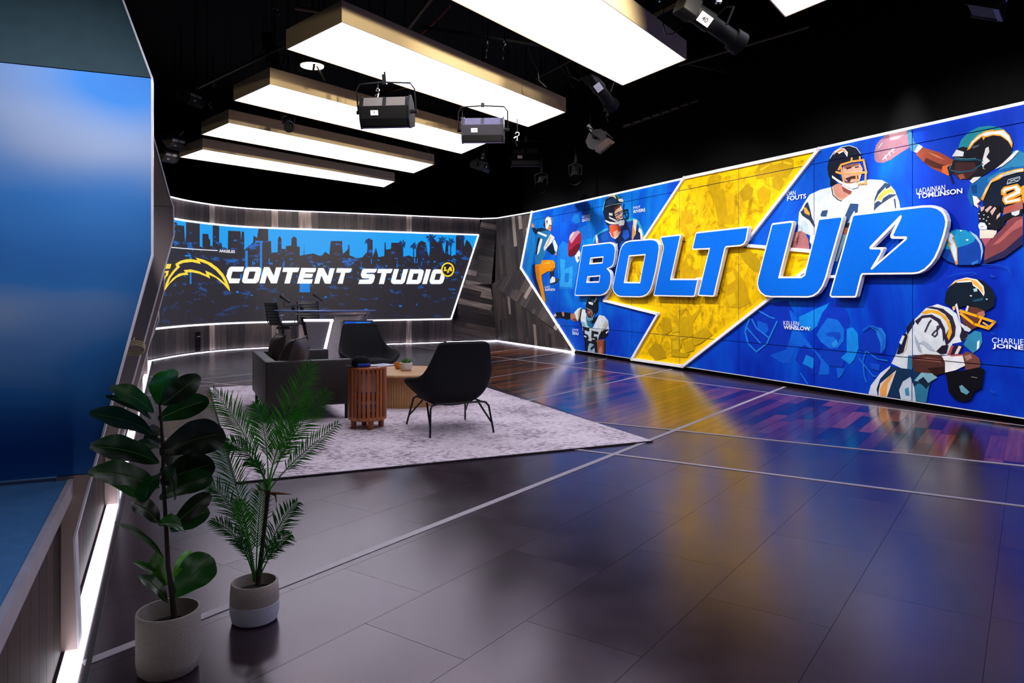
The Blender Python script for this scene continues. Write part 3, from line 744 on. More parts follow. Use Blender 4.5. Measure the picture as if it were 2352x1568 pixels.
a = mural_art(); a.data(zD, '''
#dbe6ee: 280,1200 300,960 360,850 430,740 560,680 720,640 1180,550 1330,560 1420,610 1490,690 1540,820 1560,930 1000,1000 930,1240 740,1568 640,1568 430,1330 440,1240
#c98d7c: 720,620 800,600 960,720 830,810 770,770 720,690
#8a4c44: 830,640 960,700 930,740 850,700
#e8b060 10: 722,650 740,740 790,790
#2b3346 12: 705,650 720,740 780,800 830,820
#26344e: 385,850 410,830 440,930 460,1020 500,1120 490,1150 430,1060 340,1000 315,950 340,940
#e8a040: 360,900 390,900 435,970 430,1000 370,970
#b8ccd8: 330,1050 400,1080 440,1250 330,1190
#2c3d5c: 1240,790 1280,690 1370,590 1430,610 1440,640 1510,740 1420,790 1330,850 1280,890 1230,940
#e8ecea: 1235,850 1290,740 1375,650 1385,675 1450,635 1505,735 1420,735 1345,785 1325,835 1285,815
#f0ad48: 1245,840 1290,760 1370,670 1380,690 1450,650 1490,720 1420,720 1340,770 1320,820 1290,800
#3c4c66: 1475,790 1500,790 1510,910 1495,910
#2e4c7c: 870,1010 940,850 1040,855 1030,960 980,970 900,1090 940,1100 930,1140 830,1140
#dbe6ee: 930,1040 990,940 1000,980
#2e4c7c: 570,990 590,940 660,930 640,1010 575,1010
#26344e: 830,1090 930,1090 920,1150 825,1140
#c87a52: 815,1150 915,1150 900,1230 810,1230
#8fb8c4: 800,1240 900,1240 780,1568 690,1568
#0f1420: 690,560 780,590 740,620 690,635
#141a2a: 655,400 680,300 730,210 820,150 930,130 1020,160 1070,230 1085,310 980,330 860,370 800,430 800,490 850,580 700,570 670,500
#e6e8ea: 730,250 780,205 800,235 860,205 905,275 912,215 870,168 830,162 760,195
#d8884a: 750,225 785,195 830,172 875,185 900,240 850,192 800,215
#dfe6ea 7: 690,290 740,210 830,150 930,132 1020,160 1070,230
#d3a593: 850,400 960,360 1060,350 1100,420 1080,500 1060,570 960,590 880,570 850,500
#8a5648: 860,380 1050,345 1060,370 870,420
#3a2622: 890,410 960,392 960,410 900,428
#3a2622: 1000,395 1050,388 1050,402 1005,410
#4a2c2a: 880,540 960,510 1040,500 1050,545 960,545 930,590
#f0a050 24: 800,430 830,370 960,330 1110,310 1140,450 1130,610
#f0a050 26: 770,460 840,480 1150,465
#f0a050 22: 830,400 870,600 1020,612 1140,600
#f0a050 20: 1020,480 1025,610
#f0a050 22: 960,330 965,285
#f0a050 20: 1065,310 1065,270
#e8c8a0 8: 860,470 1130,455
#dfe9e6: 720,500 790,550 900,610 1050,600 1040,650 970,670 900,640 800,590 720,530
#a86a6e: 230,1270 250,1210 330,1190 390,1220 430,1300 440,1430 200,1420 190,1340
#c89088: 230,1270 250,1210 300,1200 290,1280 240,1330
#5a2a34 9: 300,1255 285,1360
#5a2a34 7: 275,1290 310,1280
#5a2a34 7: 270,1330 305,1320
#6a3a1c: 170,1290 230,1270 220,1420 150,1420
'''); a.done('quarterback_print', wall_right)
a = mural_art(); a.data(zE, '''
#8d6472: 105,700 130,600 200,510 300,440 540,380 590,400 620,560 560,640 430,720 330,790 230,835 140,830 110,790
#b88a92: 300,450 540,385 560,420 420,520 320,540
#c8ccd4 12: 220,790 300,710 380,640
#c8ccd4 9: 250,740 270,790
#c8ccd4 9: 300,690 320,740
#c8ccd4 9: 345,650 365,700
#a8b0bc 9: 165,640 215,570
#3a6f8c: 540,390 590,380 640,560 700,590 650,690 600,680 570,600
#cfcad0: 640,690 700,590 755,620 700,710
#8a4030: 660,720 750,630 860,660 990,700 1100,760 1170,800 1150,900 1100,1010 900,920 770,830
#c06a48: 820,690 960,740 1060,800 940,760
#4a2018: 800,770 960,840 1090,880 1070,930 900,900 770,830
#c86030: 1020,880 1150,850 1100,1010 1010,960
#2b7aa8: 1930,690 2030,660 2110,710 2110,920 1960,890 1760,940 1900,790
#0f5a9c: 1350,1280 1400,1090 1560,1020 1720,960 1850,910 2000,890 2110,880 2110,930 1850,980 1700,1060 1600,1180 1560,1350 1440,1260 1420,1440
#0e1a30: 1560,1350 1600,1180 1700,1050 1850,960 2110,900 2110,1500 1560,1500
#0a3c78: 1400,1140 1480,1120 1480,1250 1420,1240
#2a78b4: 1620,1040 1780,960 1860,950 1720,1040 1640,1120
#15141f: 1230,640 1270,530 1370,430 1500,360 1650,340 1780,360 1900,440 1960,560 1950,700 1900,790 1700,920 1560,1010 1400,1060 1180,1000 1100,950 1090,890 1150,850 1170,780 1200,720
#1f7f92: 1230,640 1270,530 1370,430 1500,360 1650,340 1780,360 1850,400 1700,420 1560,450 1450,540 1370,640 1300,620
#4a5a66: 1420,620 1520,590 1500,620 1430,645
#e39a2c: 1350,670 1400,560 1500,460 1600,410 1690,395 1720,405 1840,390 1920,470 1960,570 1950,640 1900,550 1800,480 1700,470 1590,500 1570,535 1550,490 1450,570 1390,650
#dfe0e4: 1370,640 1420,550 1520,470 1610,425 1720,418 1840,405 1910,480 1945,590 1860,500 1790,460 1700,455 1590,482 1560,470 1450,550
#c9ccd2: 1150,750 1210,660 1310,690 1300,750 1200,750
#d2d2d4: 1560,790 1600,640 1640,620 1650,690 1610,760 1660,810 1580,870 1560,910 1600,925 1570,905 1545,860
#3a1f22: 1200,830 1450,830 1500,930 1350,1060 1220,1040 1180,960
#8a4a30: 1230,1000 1300,980 1330,1040 1260,1060
#1a4a66 18: 1180,790 1350,800 1480,790 1560,810
#1a4a66 18: 1110,930 1250,960 1420,940 1560,850
#101626 22: 1100,900 1130,1000 1165,1105
#5a9ab0 7: 1120,915 1150,850
#5a9ab0 6: 1190,770 1350,785 1470,775
#d8d0d0: 1390,1080 1440,1030 1540,1020 1500,1060 1430,1110
#d0d4da: 1730,920 1830,840 2010,670 2050,680 1960,780 1830,880
#e39a2c: 1540,1320 1600,1180 1680,1060 1800,980 2000,920 2110,905 2110,955 1900,980 1780,1060 1680,1100 1610,1250 1570,1340
#e2e2e0: 1560,1290 1610,1190 1700,1070 1810,1000 2000,938 2110,920 2110,940 1890,965 1770,1040 1680,1080 1600,1230
#d5dae2: 1430,1270 1490,1290 1530,1340 1490,1380 1510,1440 1450,1400
#e0782c 8: 1495,1300 1535,1345 1490,1385 1540,1430
#e8932c: 1810,1200 1850,1155 2030,1115 2095,1180 2090,1255 1960,1325 2075,1285 2090,1355 1865,1395 1825,1340 1835,1285 1990,1210 1980,1190 1885,1225 1875,1285 1812,1262
#d8dee8: 1830,1210 1860,1175 2020,1138 2070,1190 2065,1242 1895,1315 1890,1345 2055,1308 2065,1340 1878,1377 1848,1330 1856,1300 2010,1222 1998,1172 1868,1210 1858,1250
#e8932c: 2085,1150 2130,1130 2130,1400 2090,1330
#c8d4e2 6: 1890,1120 1910,1060 2060,1020 2068,1042 2040,1080 1890,1120
#c8d4e2 6: 1915,1105 1990,1055 2050,1040
#c8d4e2 6: 1930,1068 1990,1070 2040,1075
''')
a.data(zF, '''
#9c5a52: 1470,380 1490,260 1800,150 1800,300 1600,340
#b84a3c: 1480,300 1640,220 1660,250 1520,320
#12141c: 1440,420 1600,340 1800,280 1800,390 1640,420 1500,480 1490,560 1440,600
#c6cdd8: 1610,340 1750,300 1740,370 1680,400 1620,380
#7a3d44: 1800,400 1640,420 1540,480 1520,540 1180,900 1160,1185 1500,1060 1800,760
#a85a5c: 1800,440 1700,480 1560,620 1420,760 1300,880 1420,840 1640,640 1800,560
#27224a: 1800,700 1500,960 1160,1130 1160,1185 1500,1080 1800,860
#d2cabc: 1095,620 1330,630 1380,590 1370,680 1310,760 1095,765
#a04e60: 1110,765 1300,760 1180,900 1150,830
#14131c: 1070,340 1110,280 1200,300 1320,220 1420,230 1440,420 1440,600 1360,640 1310,630 1180,560 1080,500
#c9a8a0: 1180,300 1270,230 1300,250 1215,345
#c9a8a0: 1265,330 1340,250 1370,270 1300,390
#c9a8a0: 1110,260 1180,240 1160,300 1120,330
#c9a8a0: 1380,390 1440,340 1430,400 1370,460
#e0e0e6 14: 1080,362 1092,362
#e0e0e6 14: 1160,382 1174,382
#e0e0e6 14: 1230,416 1244,416
#e0e0e6 14: 1096,444 1108,444
#e0e0e6 14: 1157,448 1170,448
#e0e0e6 14: 1205,478 1218,478
#e0e0e6 14: 1252,528 1266,528
#c5d2e4: 1080,540 1110,505 1180,510 1220,570 1220,620 1100,620 1080,580
#c05060 12: 1120,580 1160,570
#0a3a96: 430,920 500,780 570,660 700,615 850,620 1000,680 1120,790 1170,920 1150,1080 1110,1180 960,1200 740,1200 560,1130 470,1050
#1482b4: 480,920 520,800 580,680 720,620 860,630 980,690 1030,760 1010,820 900,870 740,920 600,950
#c9862e: 535,740 570,655 640,680 695,740 665,745 735,920 745,1180 715,1205 600,890 570,882 608,850
#bcd4ea: 550,740 580,668 645,695 672,735 648,762 722,930 727,1150 700,1130 618,885 640,868 585,775
#9ab4cc: 930,640 1060,720 1140,850 1160,980 1120,1130 1130,980 1100,850 1020,740
#d8ecf4: 880,780 920,780 915,805 880,800
#d8ecf4: 780,630 815,632 810,650 785,650
#2a66b8: 970,1160 1085,1115 1075,1170 980,1205
#1a50b4 9: 580,1390 700,1350 1000,1320 1050,1340 960,1380
#1a50b4 9: 1150,1190 1400,1200 1560,1240 1620,1350
''')
a.done('catching_player_print', wall_right)
a = mural_art(); a.data(zG, '''
#ccd3dc: 310,990 360,890 400,780 480,640 560,520 680,400 800,360 920,400 1000,460 1050,580 1100,620 1130,700 1060,760 960,780 900,900 820,900 530,900 530,1050 420,1040
#2c2138: 680,400 740,385 860,410 960,490 995,600 985,700 930,770 890,800 870,720 920,620 930,540 880,470 800,420
#e0a020: 630,450 700,420 800,430 890,490 940,570 955,660 920,745 900,700 920,620 890,540 830,480 740,450 660,470
#2c2138: 560,540 640,480 740,470 830,520 880,620 890,700 860,760 850,640 800,550 720,500 640,510 590,580
#1a1a34: 470,610 550,510 560,560 480,690
#1a1a34: 365,890 400,780 430,690 470,670 485,700 440,870 400,890
#d8dce4: 395,770 430,690 455,700 420,790
#d8a860 7: 490,690 470,830 430,890
#2a6e90: 490,905 530,905 530,1055 480,1045
#aab4c4: 580,780 660,750 720,790 780,860 720,850 640,780
#9aa6b8: 560,680 600,760 640,880 600,850 565,760
#33283c 15: 735,530 712,560 670,652
#33283c 13: 845,578 800,598 798,632 770,652 745,684 775,704 800,676 800,634 845,578
#1c1628: 790,860 850,800 920,790 900,880 840,890
#2c7ea4: 1130,690 1200,640 1270,660 1280,760 1250,830 1180,880 1080,790
#d8e2e6: 1225,760 1250,740 1245,820 1220,850
#241c34: 930,880 990,790 1080,800 1040,890 960,900
#a84a4c: 905,905 950,800 975,800 940,905
#d0c0c4: 985,890 1030,800 1060,810 1020,890
#241c34: 1050,560 1090,620 1130,690 1060,760 1040,700 1060,640
#122e50: 160,1260 230,1130 310,1020 420,1040 560,1060 700,1100 800,1140 740,1190 700,1300 690,1400 560,1400 400,1370 270,1350
#ccd0dc: 70,1325 100,1220 200,1090 310,1010 300,1040 200,1150 160,1260 175,1345
#d8ccc0: 200,1200 370,1060 335,1160 320,1200 270,1345 180,1340 185,1270
#e09a50: 200,1335 195,1270 225,1200 300,1120 345,1090 305,1170 280,1200 262,1345
#b8c4d2: 400,1270 440,1180 520,1130 560,1240 580,1400 420,1370
#2a6e90: 560,1240 600,1200 720,1220 690,1400 580,1400
#3a86a8: 460,1260 500,1240 510,1330 470,1330
#7aa8bc: 560,1170 640,1080 770,1090 805,1140 700,1200
#142238: 600,1170 660,1130 720,1210 690,1260
#4a2a26: 530,910 680,890 860,900 890,980 890,1085 780,1095 580,1080 540,1030
#7a4a42: 560,950 700,920 850,950 850,980 680,960
#2a1614: 700,1040 880,1020 890,1085 780,1120
#dfe0e6: 855,910 1080,890 1105,1010 1000,1060 890,1085 890,980
#b04848: 930,905 1080,890 1080,905 960,915
#6a3f38: 1075,900 1110,860 1180,880 1250,930 1270,1000 1240,1060 1110,1080 1100,1000
#a07068: 1090,910 1160,890 1180,930 1120,960
#0a0a12: 890,1090 1100,1060 1240,1030 1310,1050 1280,1250 1200,1290 1170,1370 1090,1395 1000,1370 930,1290 910,1160
#5a96a8: 1040,1230 1070,1215 1150,1290 1120,1320 1060,1290
#8a7a70 7: 1170,1130 1230,1140
#0c1a28: 885,350 900,240 960,140 1060,95 1180,80 1290,110 1380,190 1425,280 1410,380 1340,430 1240,400 1140,370 1060,390 980,390 940,380
#1d4a66: 1180,320 1300,290 1290,320 1200,335
#e2dcd4: 920,190 1000,110 1120,78 1230,100 1300,170 1312,240 1302,278 1250,205 1188,165 1175,125 1020,135 1000,120 960,155
#e0a050: 945,168 1010,112 1120,88 1220,112 1285,180 1300,250 1245,190 1192,150 1168,108 1030,118
#9fc4d0: 1190,200 1230,190 1235,225 1200,230
#c8d4d8: 1155,265 1180,268 1175,280 1158,278
#c8d4d8: 1325,300 1345,304 1340,316 1326,312
#5a3028: 1140,380 1240,400 1320,430 1310,480 1250,560 1240,600 1180,630 1080,560 1060,480
#a86a58: 1240,450 1300,430 1320,470 1290,510 1230,480
#d2d0d0: 1000,370 1020,350 1040,430 1060,560 1170,630 1120,650 1070,600 1030,480
#e0b070: 970,390 1000,380 1000,420 980,430
#d2d0d0: 1110,430 1128,375 1147,380 1132,440
#c2cdd4: 1080,600 1120,590 1175,630 1150,655 1100,640
#eaa21c 28: 1055,430 1240,490 1420,550 1355,618 1200,570 1060,460
#eaa21c 22: 1250,575 1275,525
#eaa21c 18: 1300,555 1370,605
#1a4cb8 10: 1380,655 1400,675 1420,665
#1a4cb8 10: 1380,1270 1400,1295 1425,1285
#1a4cb8 10: 1380,50 1400,72 1420,60
#1a66d0 12: 120,590 190,620 240,720 215,870
#1566cc 10: 20,640 100,590 160,640
'''); a.done('ball_carrier_print', wall_right)
# yellow lightning bolt
BOLT = [zK('585,238')[0], (1390, 690), zK('405,1178')[0], (1453.6, 824.5), (1571, 841), (1906, 580), (1711.6, 563), (1884, 343)]
def crowd_mat():
    m, nt, p = nodes('crowd_yellow'); tc = N(nt, 'ShaderNodeTexCoord'); n1 = N(nt, 'ShaderNodeTexNoise'); n1.inputs['Scale'].default_value = 3.4; n1.inputs['Detail'].default_value = 8; n1.inputs['Roughness'].default_value = .7; n1.inputs['Distortion'].default_value = 1.4
    nt.links.new(tc.outputs['Object'], n1.inputs['Vector']); r = ramp(nt, [(.34, '#9a7604'), (.43, '#c69c02'), (.50, '#e4b602'), (.60, '#f4c604')]); nt.links.new(n1.outputs[0], r.inputs[0])
    nt.links.new(r.outputs[0], p.inputs['Base Color']); p.inputs['Roughness'].default_value = .5; p.inputs['Specular IOR Level'].default_value = .12; return m
CROWD = crowd_mat()
a = mural_art(); a.d = .004; a.poly(paint('#f4c400'), BOLT); a.done('lightning_bolt_print', wall_right)
b2 = [m2(*p) for p in BOLT]; inner = inset(b2, .14)
a = Art(lambda x, y: (x, y), MW, CELLS, .0050, .0004); a.poly(CROWD, inner)
a.to2 = m2
a.data(zK, '''
#c79f08: 735,290 750,230 800,200 840,230 830,310 880,330 940,440 930,560 820,560 790,420 750,330
#d8ae08: 860,330 930,350 920,480 880,500
#bc960a: 1065,200 1100,140 1180,110 1290,90 1335,110 1340,170 1290,240 1180,230 1080,250
#e8be14 14: 1110,180 1180,140 1260,125 1320,140
#b08c0a: 960,340 1010,280 1060,310 1050,380 990,400
#c09806: 1080,330 1130,290 1180,330 1170,400 1100,420
#b8940a: 1190,240 1240,215 1275,260 1240,330 1190,300
#c49c08: 555,470 620,455 645,500 630,560 660,610 600,660 560,600
#d6b008: 590,560 640,550 670,600 620,640
#c09808: 585,800 600,765 635,770 645,810 630,880 690,860 680,930 560,930 560,850
#dcb40c: 598,800 625,790 632,830 612,850
#c49a08: 850,880 890,850 930,860 960,900 1000,960 1040,1100 960,1140 880,1130 860,980
#e0b810: 870,900 920,880 940,940 880,980
#d8b00c: 870,1060 930,1030 945,1100 900,1130
#b8940a: 960,760 1040,740 1100,800 1120,900 1060,880 1000,820
#c8a00a: 470,1160 530,1210 580,1200 640,1190 700,1120 690,1160 640,1240 640,1330 560,1360 540,1250
#dcb410: 500,1270 530,1262 545,1300 500,1310
#bf960a: 430,1200 480,1210 500,1290 440,1330 420,1270
#c29a0a: 490,1350 540,1330 560,1400 540,1450 490,1440
#dab20e: 500,1370 540,1360 545,1420 505,1425
#e0b812: 668,1270 690,1258 710,1275 705,1305 672,1305
#c49c0a: 660,1310 730,1270 780,1320 700,1380 650,1400
#ba920a: 330,1430 380,1370 430,1400 460,1480 380,1500
#c8a00a: 570,1380 640,1350 650,1430 590,1450
#c79f0a: 480,1440 620,1450 600,1480 500,1470
''')
a.done('crowd_print', wall_right)
tb = pbr('white_trim_paint', '#f2f0f4', .4, na=.03)
for i in range(len(b2)): 
    o = strip('bolt_trim', b2[i], b2[(i + 1) % len(b2)], .052, .0, .045, tb, wall_right)
# names beside the players
a = mural_art(); a.d = .012; wt = paint('#e9eef8')
for body, x0, y0, x1, h, bold in [('ANTONIO', 1337.5, 501.3, 1355.8, 6, 0), ('GATES', 1338, 509.6, 1356.6, 6.6, 1), ('PHILIP', 1456, 480.5, 1471.5, 6, 0), ('RIVERS', 1456.5, 489.7, 1483.5, 7.2, 1),
        ('LANCE', 1252, 661.4, 1264, 5, 0), ('ALWORTH', 1252.5, 668, 1276, 5.6, 1), ('JUNIOR', 1315.7, 760.3, 1330, 6.2, 0), ('SEAU', 1316, 767.8, 1330.3, 7, 1),
        ('DAN', 1809.6, 449.7, 1829, 9.2, 0), ('FOUTS', 1810, 461.7, 1853.6, 10.4, 1), ('LADAINIAN', 2107, 445.3, 2173, 12, 0), ('TOMLINSON', 2108.8, 456.8, 2212.7, 11.5, 1),
        ('KELLEN', 1801.5, 745.5, 1837, 9, 0), ('WINSLOW', 1802, 755.6, 1863.2, 9, 1), ('CHARLIE', 2281, 787, 2353.5, 12.5, 0), ('JOINER', 2282.4, 801, 2371, 12.5, 1)]:
    a.text(wt, body, x0, y0, x1, h, bold)
a.text(paint('#cfe0ea'), 'ALWORTH', 1236, 537, 1255, 4.5, True) if False else None
a.done('player_names_print', wall_right)

# ---------------------------------------------------------------- raised letters BOLT UP
LBLUE = pbr('letter_blue', '#0066da', .5, na=.04, spec=.12); LWHITE = pbr('letter_white_edge', '#f1eff4', .4, na=.03, spec=.2)
DL = .13
def L2(px): return [m2(x, y, DL) for x, y in px]
GL = [('B', zI('108,992 208,368 222,352 555,312 600,325 628,365 636,420 625,520 612,590 590,630 535,655 560,680 576,720 580,770 572,850 550,920 510,970 465,996 430,1003 125,1003'),
       [zI('318,525 470,510 462,570 308,582'), zI('278,765 430,752 420,815 268,820')]),
      ('O', zI('598,880 690,420 720,350 760,310 820,290 1090,268 1140,275 1175,300 1197,345 1200,400 1185,520 1150,700 1110,860 1080,940 1040,990 980,1018 930,1023 700,1018 650,1000 615,960 598,920'), [zI('812,497 1010,482 945,825 752,822')]),
      ('L', zI('1206,250 1222,238 1455,211 1471,222 1470,250 1350,782 1690,781 1698,795 1655,1003 1640,1018 1135,1006 1122,992 1246,405 1246,372'), []),
      ('T', zI('1665,192 1680,182 2330,108 2348,125 2318,290 2290,340 2240,365 2058,380 2045,400 1905,1000 1890,1015 1705,1005 1693,992 1835,405 1632,412 1618,398'), []),
      ('U', zJ('250,325 265,305 470,279 497,292 494,325 345,905 585,903 620,880 775,265 790,248 1030,218 1057,232 1055,265 905,790 870,920 830,1020 780,1090 720,1130 660,1143 250,1140 180,1130 130,1095 100,1045 88,985 95,930'), []),
      ('P', zJ('1160,215 1180,200 1950,105 2050,103 2120,120 2180,160 2215,215 2232,280 2225,340 2200,440 2150,590 2100,700 2050,770 1980,835 1910,870 1840,880 1280,885 1268,900 1210,1125 1195,1143 925,1142 905,1120 912,1080'),
       [zJ('1652,308 1588,440 1590,468 1605,480 1750,482 1435,757 1515,590 1500,575 1385,578')])]
PWH = zJ('1700,212 1720,215 1720,240 1625,440 1635,450 1770,450 1783,465 1775,490 1390,825 1368,830 1368,810 1480,625 1475,602 1365,600 1350,585 1360,560')
for ch, out, holes in GL:
    o2 = L2(out); h2 = [L2(h) for h in holes]
    c = Vector((sum(p[0] for p in o2) / len(o2), min(p[1] for p in o2)))
    t = thing('sign_letter', 'raised blue letter %s with white rim on the mural' % ch, 'letter', MW(c.x, c.y, 0), 0, 'raised letters of the mural slogan')
    pl = lambda u, v, d, c=c: MW(u, v, d) - MW(c.x, c.y, 0)
    part('rim', B().prism(o2, pl, .06, DL - .006, holes=h2), LWHITE, t)
    fh = [L2(PWH)] if ch == 'P' else [inset(h, -.03) for h in h2]
    part('face', B().prism(inset(o2, .028), pl, DL - .02, DL, holes=fh), LBLUE, t)
    for k in range(3):
        p = Vector(o2[k * len(o2) // 3]).lerp(c + Vector((0, .5)), .12); part('standoff', B().tube([pl(p.x, p.y, .0), pl(p.x, p.y, .065)], .012, 6), BLACKMETAL, t)
    
for px in (((1905, 635), (1918, 636)), ((1600, 640), (1614, 641))):
    s0, z0 = m2(px[0][0] - 6, px[0][1], .1); s1, z1 = m2(px[1][0] + 6, px[1][1], .1)
    tag(link('mounting_rail', B().prism([(s0, z0 - .02), (s1, z0 - .02), (s1, z0 + .02), (s0, z0 + .02)], MW, 0, .058).mesh('mounting_rail', LWHITE)), 'small white mounting rail bridging raised letters ' + ('U and P' if px[0][0] > 1800 else 'L and T'), 'rail')

# ================================================================ video wall picture
led_wall = thing('video_wall', 'curved video wall with blue skyline and white studio lettering', 'screen', (0, 0, 0))
zN, zO, zL, zM_ = ZM(360, 480, 5.6), ZM(740, 500, 6.0316), ZM(510, 580, 8.110), ZM(790, 580, 8.711)
SZ0, SZ1 = .668, 3.115
aL = c2(330, 700)[0]; aRT = c2(1099, 538)[0]; aRB = c2(1036, 733)[0]
scr = [(aL, SZ0), (aRB, SZ0), (aRT, SZ1), (aL, SZ1)]
def screen_mat():
    m, nt, p = nodes('video_wall_picture'); tc = N(nt, 'ShaderNodeTexCoord'); sp = N(nt, 'ShaderNodeSeparateXYZ'); nt.links.new(tc.outputs['Object'], sp.inputs[0])
    mp = N(nt, 'ShaderNodeMapping'); mp.inputs['Scale'].default_value = (1.3, 1.3, 3.4); nt.links.new(tc.outputs['Object'], mp.inputs[0])
    nz = N(nt, 'ShaderNodeTexNoise'); nz.inputs['Scale'].default_value = 2.0; nz.inputs['Detail'].default_value = 9; nz.inputs['Roughness'].default_value = .68; nt.links.new(mp.outputs[0], nz.inputs['Vector'])
    th = ramp(nt, [(.575, (0, 0, 0, 1)), (.62, (1, 1, 1, 1))]); nt.links.new(nz.outputs[0], th.inputs[0])
    hz = N(nt, 'ShaderNodeMapRange'); hz.inputs[1].default_value = .9; hz.inputs[2].default_value = 2.6; hz.inputs[3].default_value = .16; hz.inputs[4].default_value = .85; nt.links.new(sp.outputs[2], hz.inputs[0])
    ml = N(nt, 'ShaderNodeMath', operation='MULTIPLY'); nt.links.new(th.outputs[0], ml.inputs[0]); nt.links.new(hz.outputs[0], ml.inputs[1])
    mx = N(nt, 'ShaderNodeMix', data_type='RGBA'); mx.inputs[6].default_value = lin('#262229'); mx.inputs[7].default_value = lin('#0a6cd0'); nt.links.new(ml.outputs[0], mx.inputs[0])
    nt.links.new(mx.outputs[2], p.inputs['Emission Color']); p.inputs['Emission Strength'].default_value = .9; p.inputs['Base Color'].default_value = (.01, .01, .012, 1); p.inputs['Roughness'].default_value = .55
    return m
SCRMAT = screen_mat()
CC = [(CA[-1] * i / 60, CA[-1] * (i + 1) / 60, 0, 4) for i in range(60)]
def screen_art(d): return Art(c2, CW, CC, d, .0012)
cstrip('cabinet', aL, aRB + .2, SZ0 + .01, SZ1 - .01, .02, .05, BLACK, led_wall)
a = screen_art(.052); a.to2 = lambda x, y: (x, y); a.poly(SCRMAT, scr); a.done('display', led_wall)
a = screen_art(.055); q = [c2(503, 510), c2(503, 745)]
sky_top = [c2(x, y) for x, y in zO('1960,240 2160,240')]
# sky: everything above the skyline
sk = zN('215,170 262,172 262,205 355,215 362,350 370,430 378,340 378,160 555,185 555,480 590,490 590,318 665,320 672,380 690,395 690,470 720,480 722,200 805,210 805,430 830,430 845,490 880,490 915,520 920,278 1080,285 1085,400 1095,290 1125,290 1130,530 1160,490 1200,460 1240,430 1245,340 1290,370 1310,245 1433,248 1435,410 1470,410 1475,560 1555,555 1560,380 1580,340 1605,385 1605,510 1660,515 1660,475 1730,470 1735,375 1765,350 1800,375 1805,480 1840,485 1840,600 1890,590 1900,450 2020,455 2015,570 2090,600')
sk += zO('0,520 40,470 100,510 118,320 278,322 270,430 290,500 355,440 360,370 380,380 380,520 490,560 560,545 605,490 620,480 630,400 580,370 600,330 580,300 640,280 700,310 670,340 700,360 650,400 645,500 690,540 745,410 780,545 860,530 865,340 880,345 885,440 950,430 960,345 1110,345 1120,540 1200,520 1260,545 1300,540 1300,440 1330,350 1380,310 1440,350 1460,480 1480,540 1490,440 1450,300 1460,230 1500,230 1560,300 1600,340 1640,300 1680,440 1700,500 1720,320 1745,330 1750,500 1800,530 1850,500 1855,238 1960,240 1970,400 2000,300 2040,340 2075,400 2090,470')
sk2 = [c2(x, y) for x, y in sk]
skp = [p for p in sk2 if p[1] < SZ1]
ring = [(aL, SZ1 - .02), (aL, 2.9)] + [(p[0], min(p[1], SZ1 - .03)) for p in sk2] + [(aRT - .17, 2.55), (aRT - .02, SZ1 - .02)]
mono = [(aL, 2.9)]
for p in sk2 + [(aRT - .17, 2.55), (aRT - .02, SZ1 - .03)]: mono.append((max(p[0], mono[-1][0]), min(p[1], SZ1 - .025)))
a.tri2([[p, q, (q[0], SZ1 - .02), (p[0], SZ1 - .02)] for p, q in zip(mono, mono[1:]) if q[0] > p[0] + 1e-5], led('#0b9df0', 1.0))
# darker palm fronds and towers in the sky, streaks below the horizon
rs = random.Random(5)
for x0, y0, rr in [(845, 555, 9), (925, 560, 11), (950, 565, 10), (990, 545, 13), (1015, 552, 12), (1035, 556, 12), (970, 580, 9), (1060, 545, 9)]:
    for k in range(11):
        an = 2 * pi * k / 11 + rs.random() * .4; l = rr * rs.uniform(.7, 1.2); p = Vector((x0 + l * cos(an), y0 + l * .9 * sin(an))); n = Vector((-sin(an), cos(an))) * 1.6
        m = Vector((x0, y0)).lerp(p, .55); dd = a.d; a.poly(led('#14306a', .9), [(x0, y0), tuple(m + n), tuple(p), tuple(m - n)]); a.d = dd
    dd = a.d; a.poly(led('#14306a', .9), [(x0 - 1, y0), (x0 + 1, y0), (x0 + 1.5, y0 + 34), (x0 - 1.5, y0 + 34)]); a.d = dd
for k in range(120):
    x = rs.uniform(515, 1060); y = 592 + rs.random() ** 1.6 * 50 if rs.random() < .8 else rs.uniform(640, 715); wd = rs.uniform(2, 9); h = rs.uniform(1.2, 4.5)
    if rs.random() < .25: wd, h = h * .8, wd * 1.6
    dd = a.d; s_ = rs.uniform(-1, 1); a.poly(led(rs.choice(['#0a74d8', '#0a58b4', '#0c8ce8', '#0a3f86']), .9), [(x, y), (x + wd, y + s_), (x + wd * .9, y + h + s_), (x + .1 * wd, y + h)]); a.d = dd
for x, y, wd, h in [(436, 590, 4, 62), (425, 585, 14, 4), (597, 556, 5, 78), (586, 553, 18, 4), (688, 651, 24, 20), (563, 575, 6, 40)]:
    a.poly(led('#0a86e4', .85), [(x, y), (x + wd, y), (x + wd, y + h), (x, y + h)])
a.done('skyline_picture', led_wall)
a = screen_art(.068); q = [(aL, SZ0 + .01), (c2(503, 700)[0], SZ0 + .01), (c2(503, 700)[0], c2(503, 585)[1]), (aL, c2(503, 585)[1])]
Y_ = '#ffdc3c'
a.poly(led(Y_), zN('90,1060 110,960 150,870 200,800 250,745 235,705 300,665 380,645 450,645 520,658 500,625 600,650 700,695 780,755 850,830 900,920 930,1000 940,1060 860,970 760,885 670,845 682,895 640,870 540,830 450,812 385,815 405,845 330,850 250,880 160,960'))
a.poly(led('#231f2e', .9), zN('135,975 170,885 230,805 295,742 275,715 340,690 450,680 562,706 545,670 650,710 760,790 830,870 882,962 800,890 700,825 620,790 638,845 540,800 430,775 340,785 365,815 280,830 200,890'))
a.poly(led(Y_), zN('110,705 182,705 165,765 90,770')); a.poly(led(Y_), zN('85,800 150,790 135,855 110,872 88,935 80,935')); a.poly(led('#231f2e', .9), zN('90,820 112,818 105,860 88,862'))
a.done('arched_bolt_logo', led_wall)
a = screen_art(.072); W_ = led('#f4f6ff', 1.05)
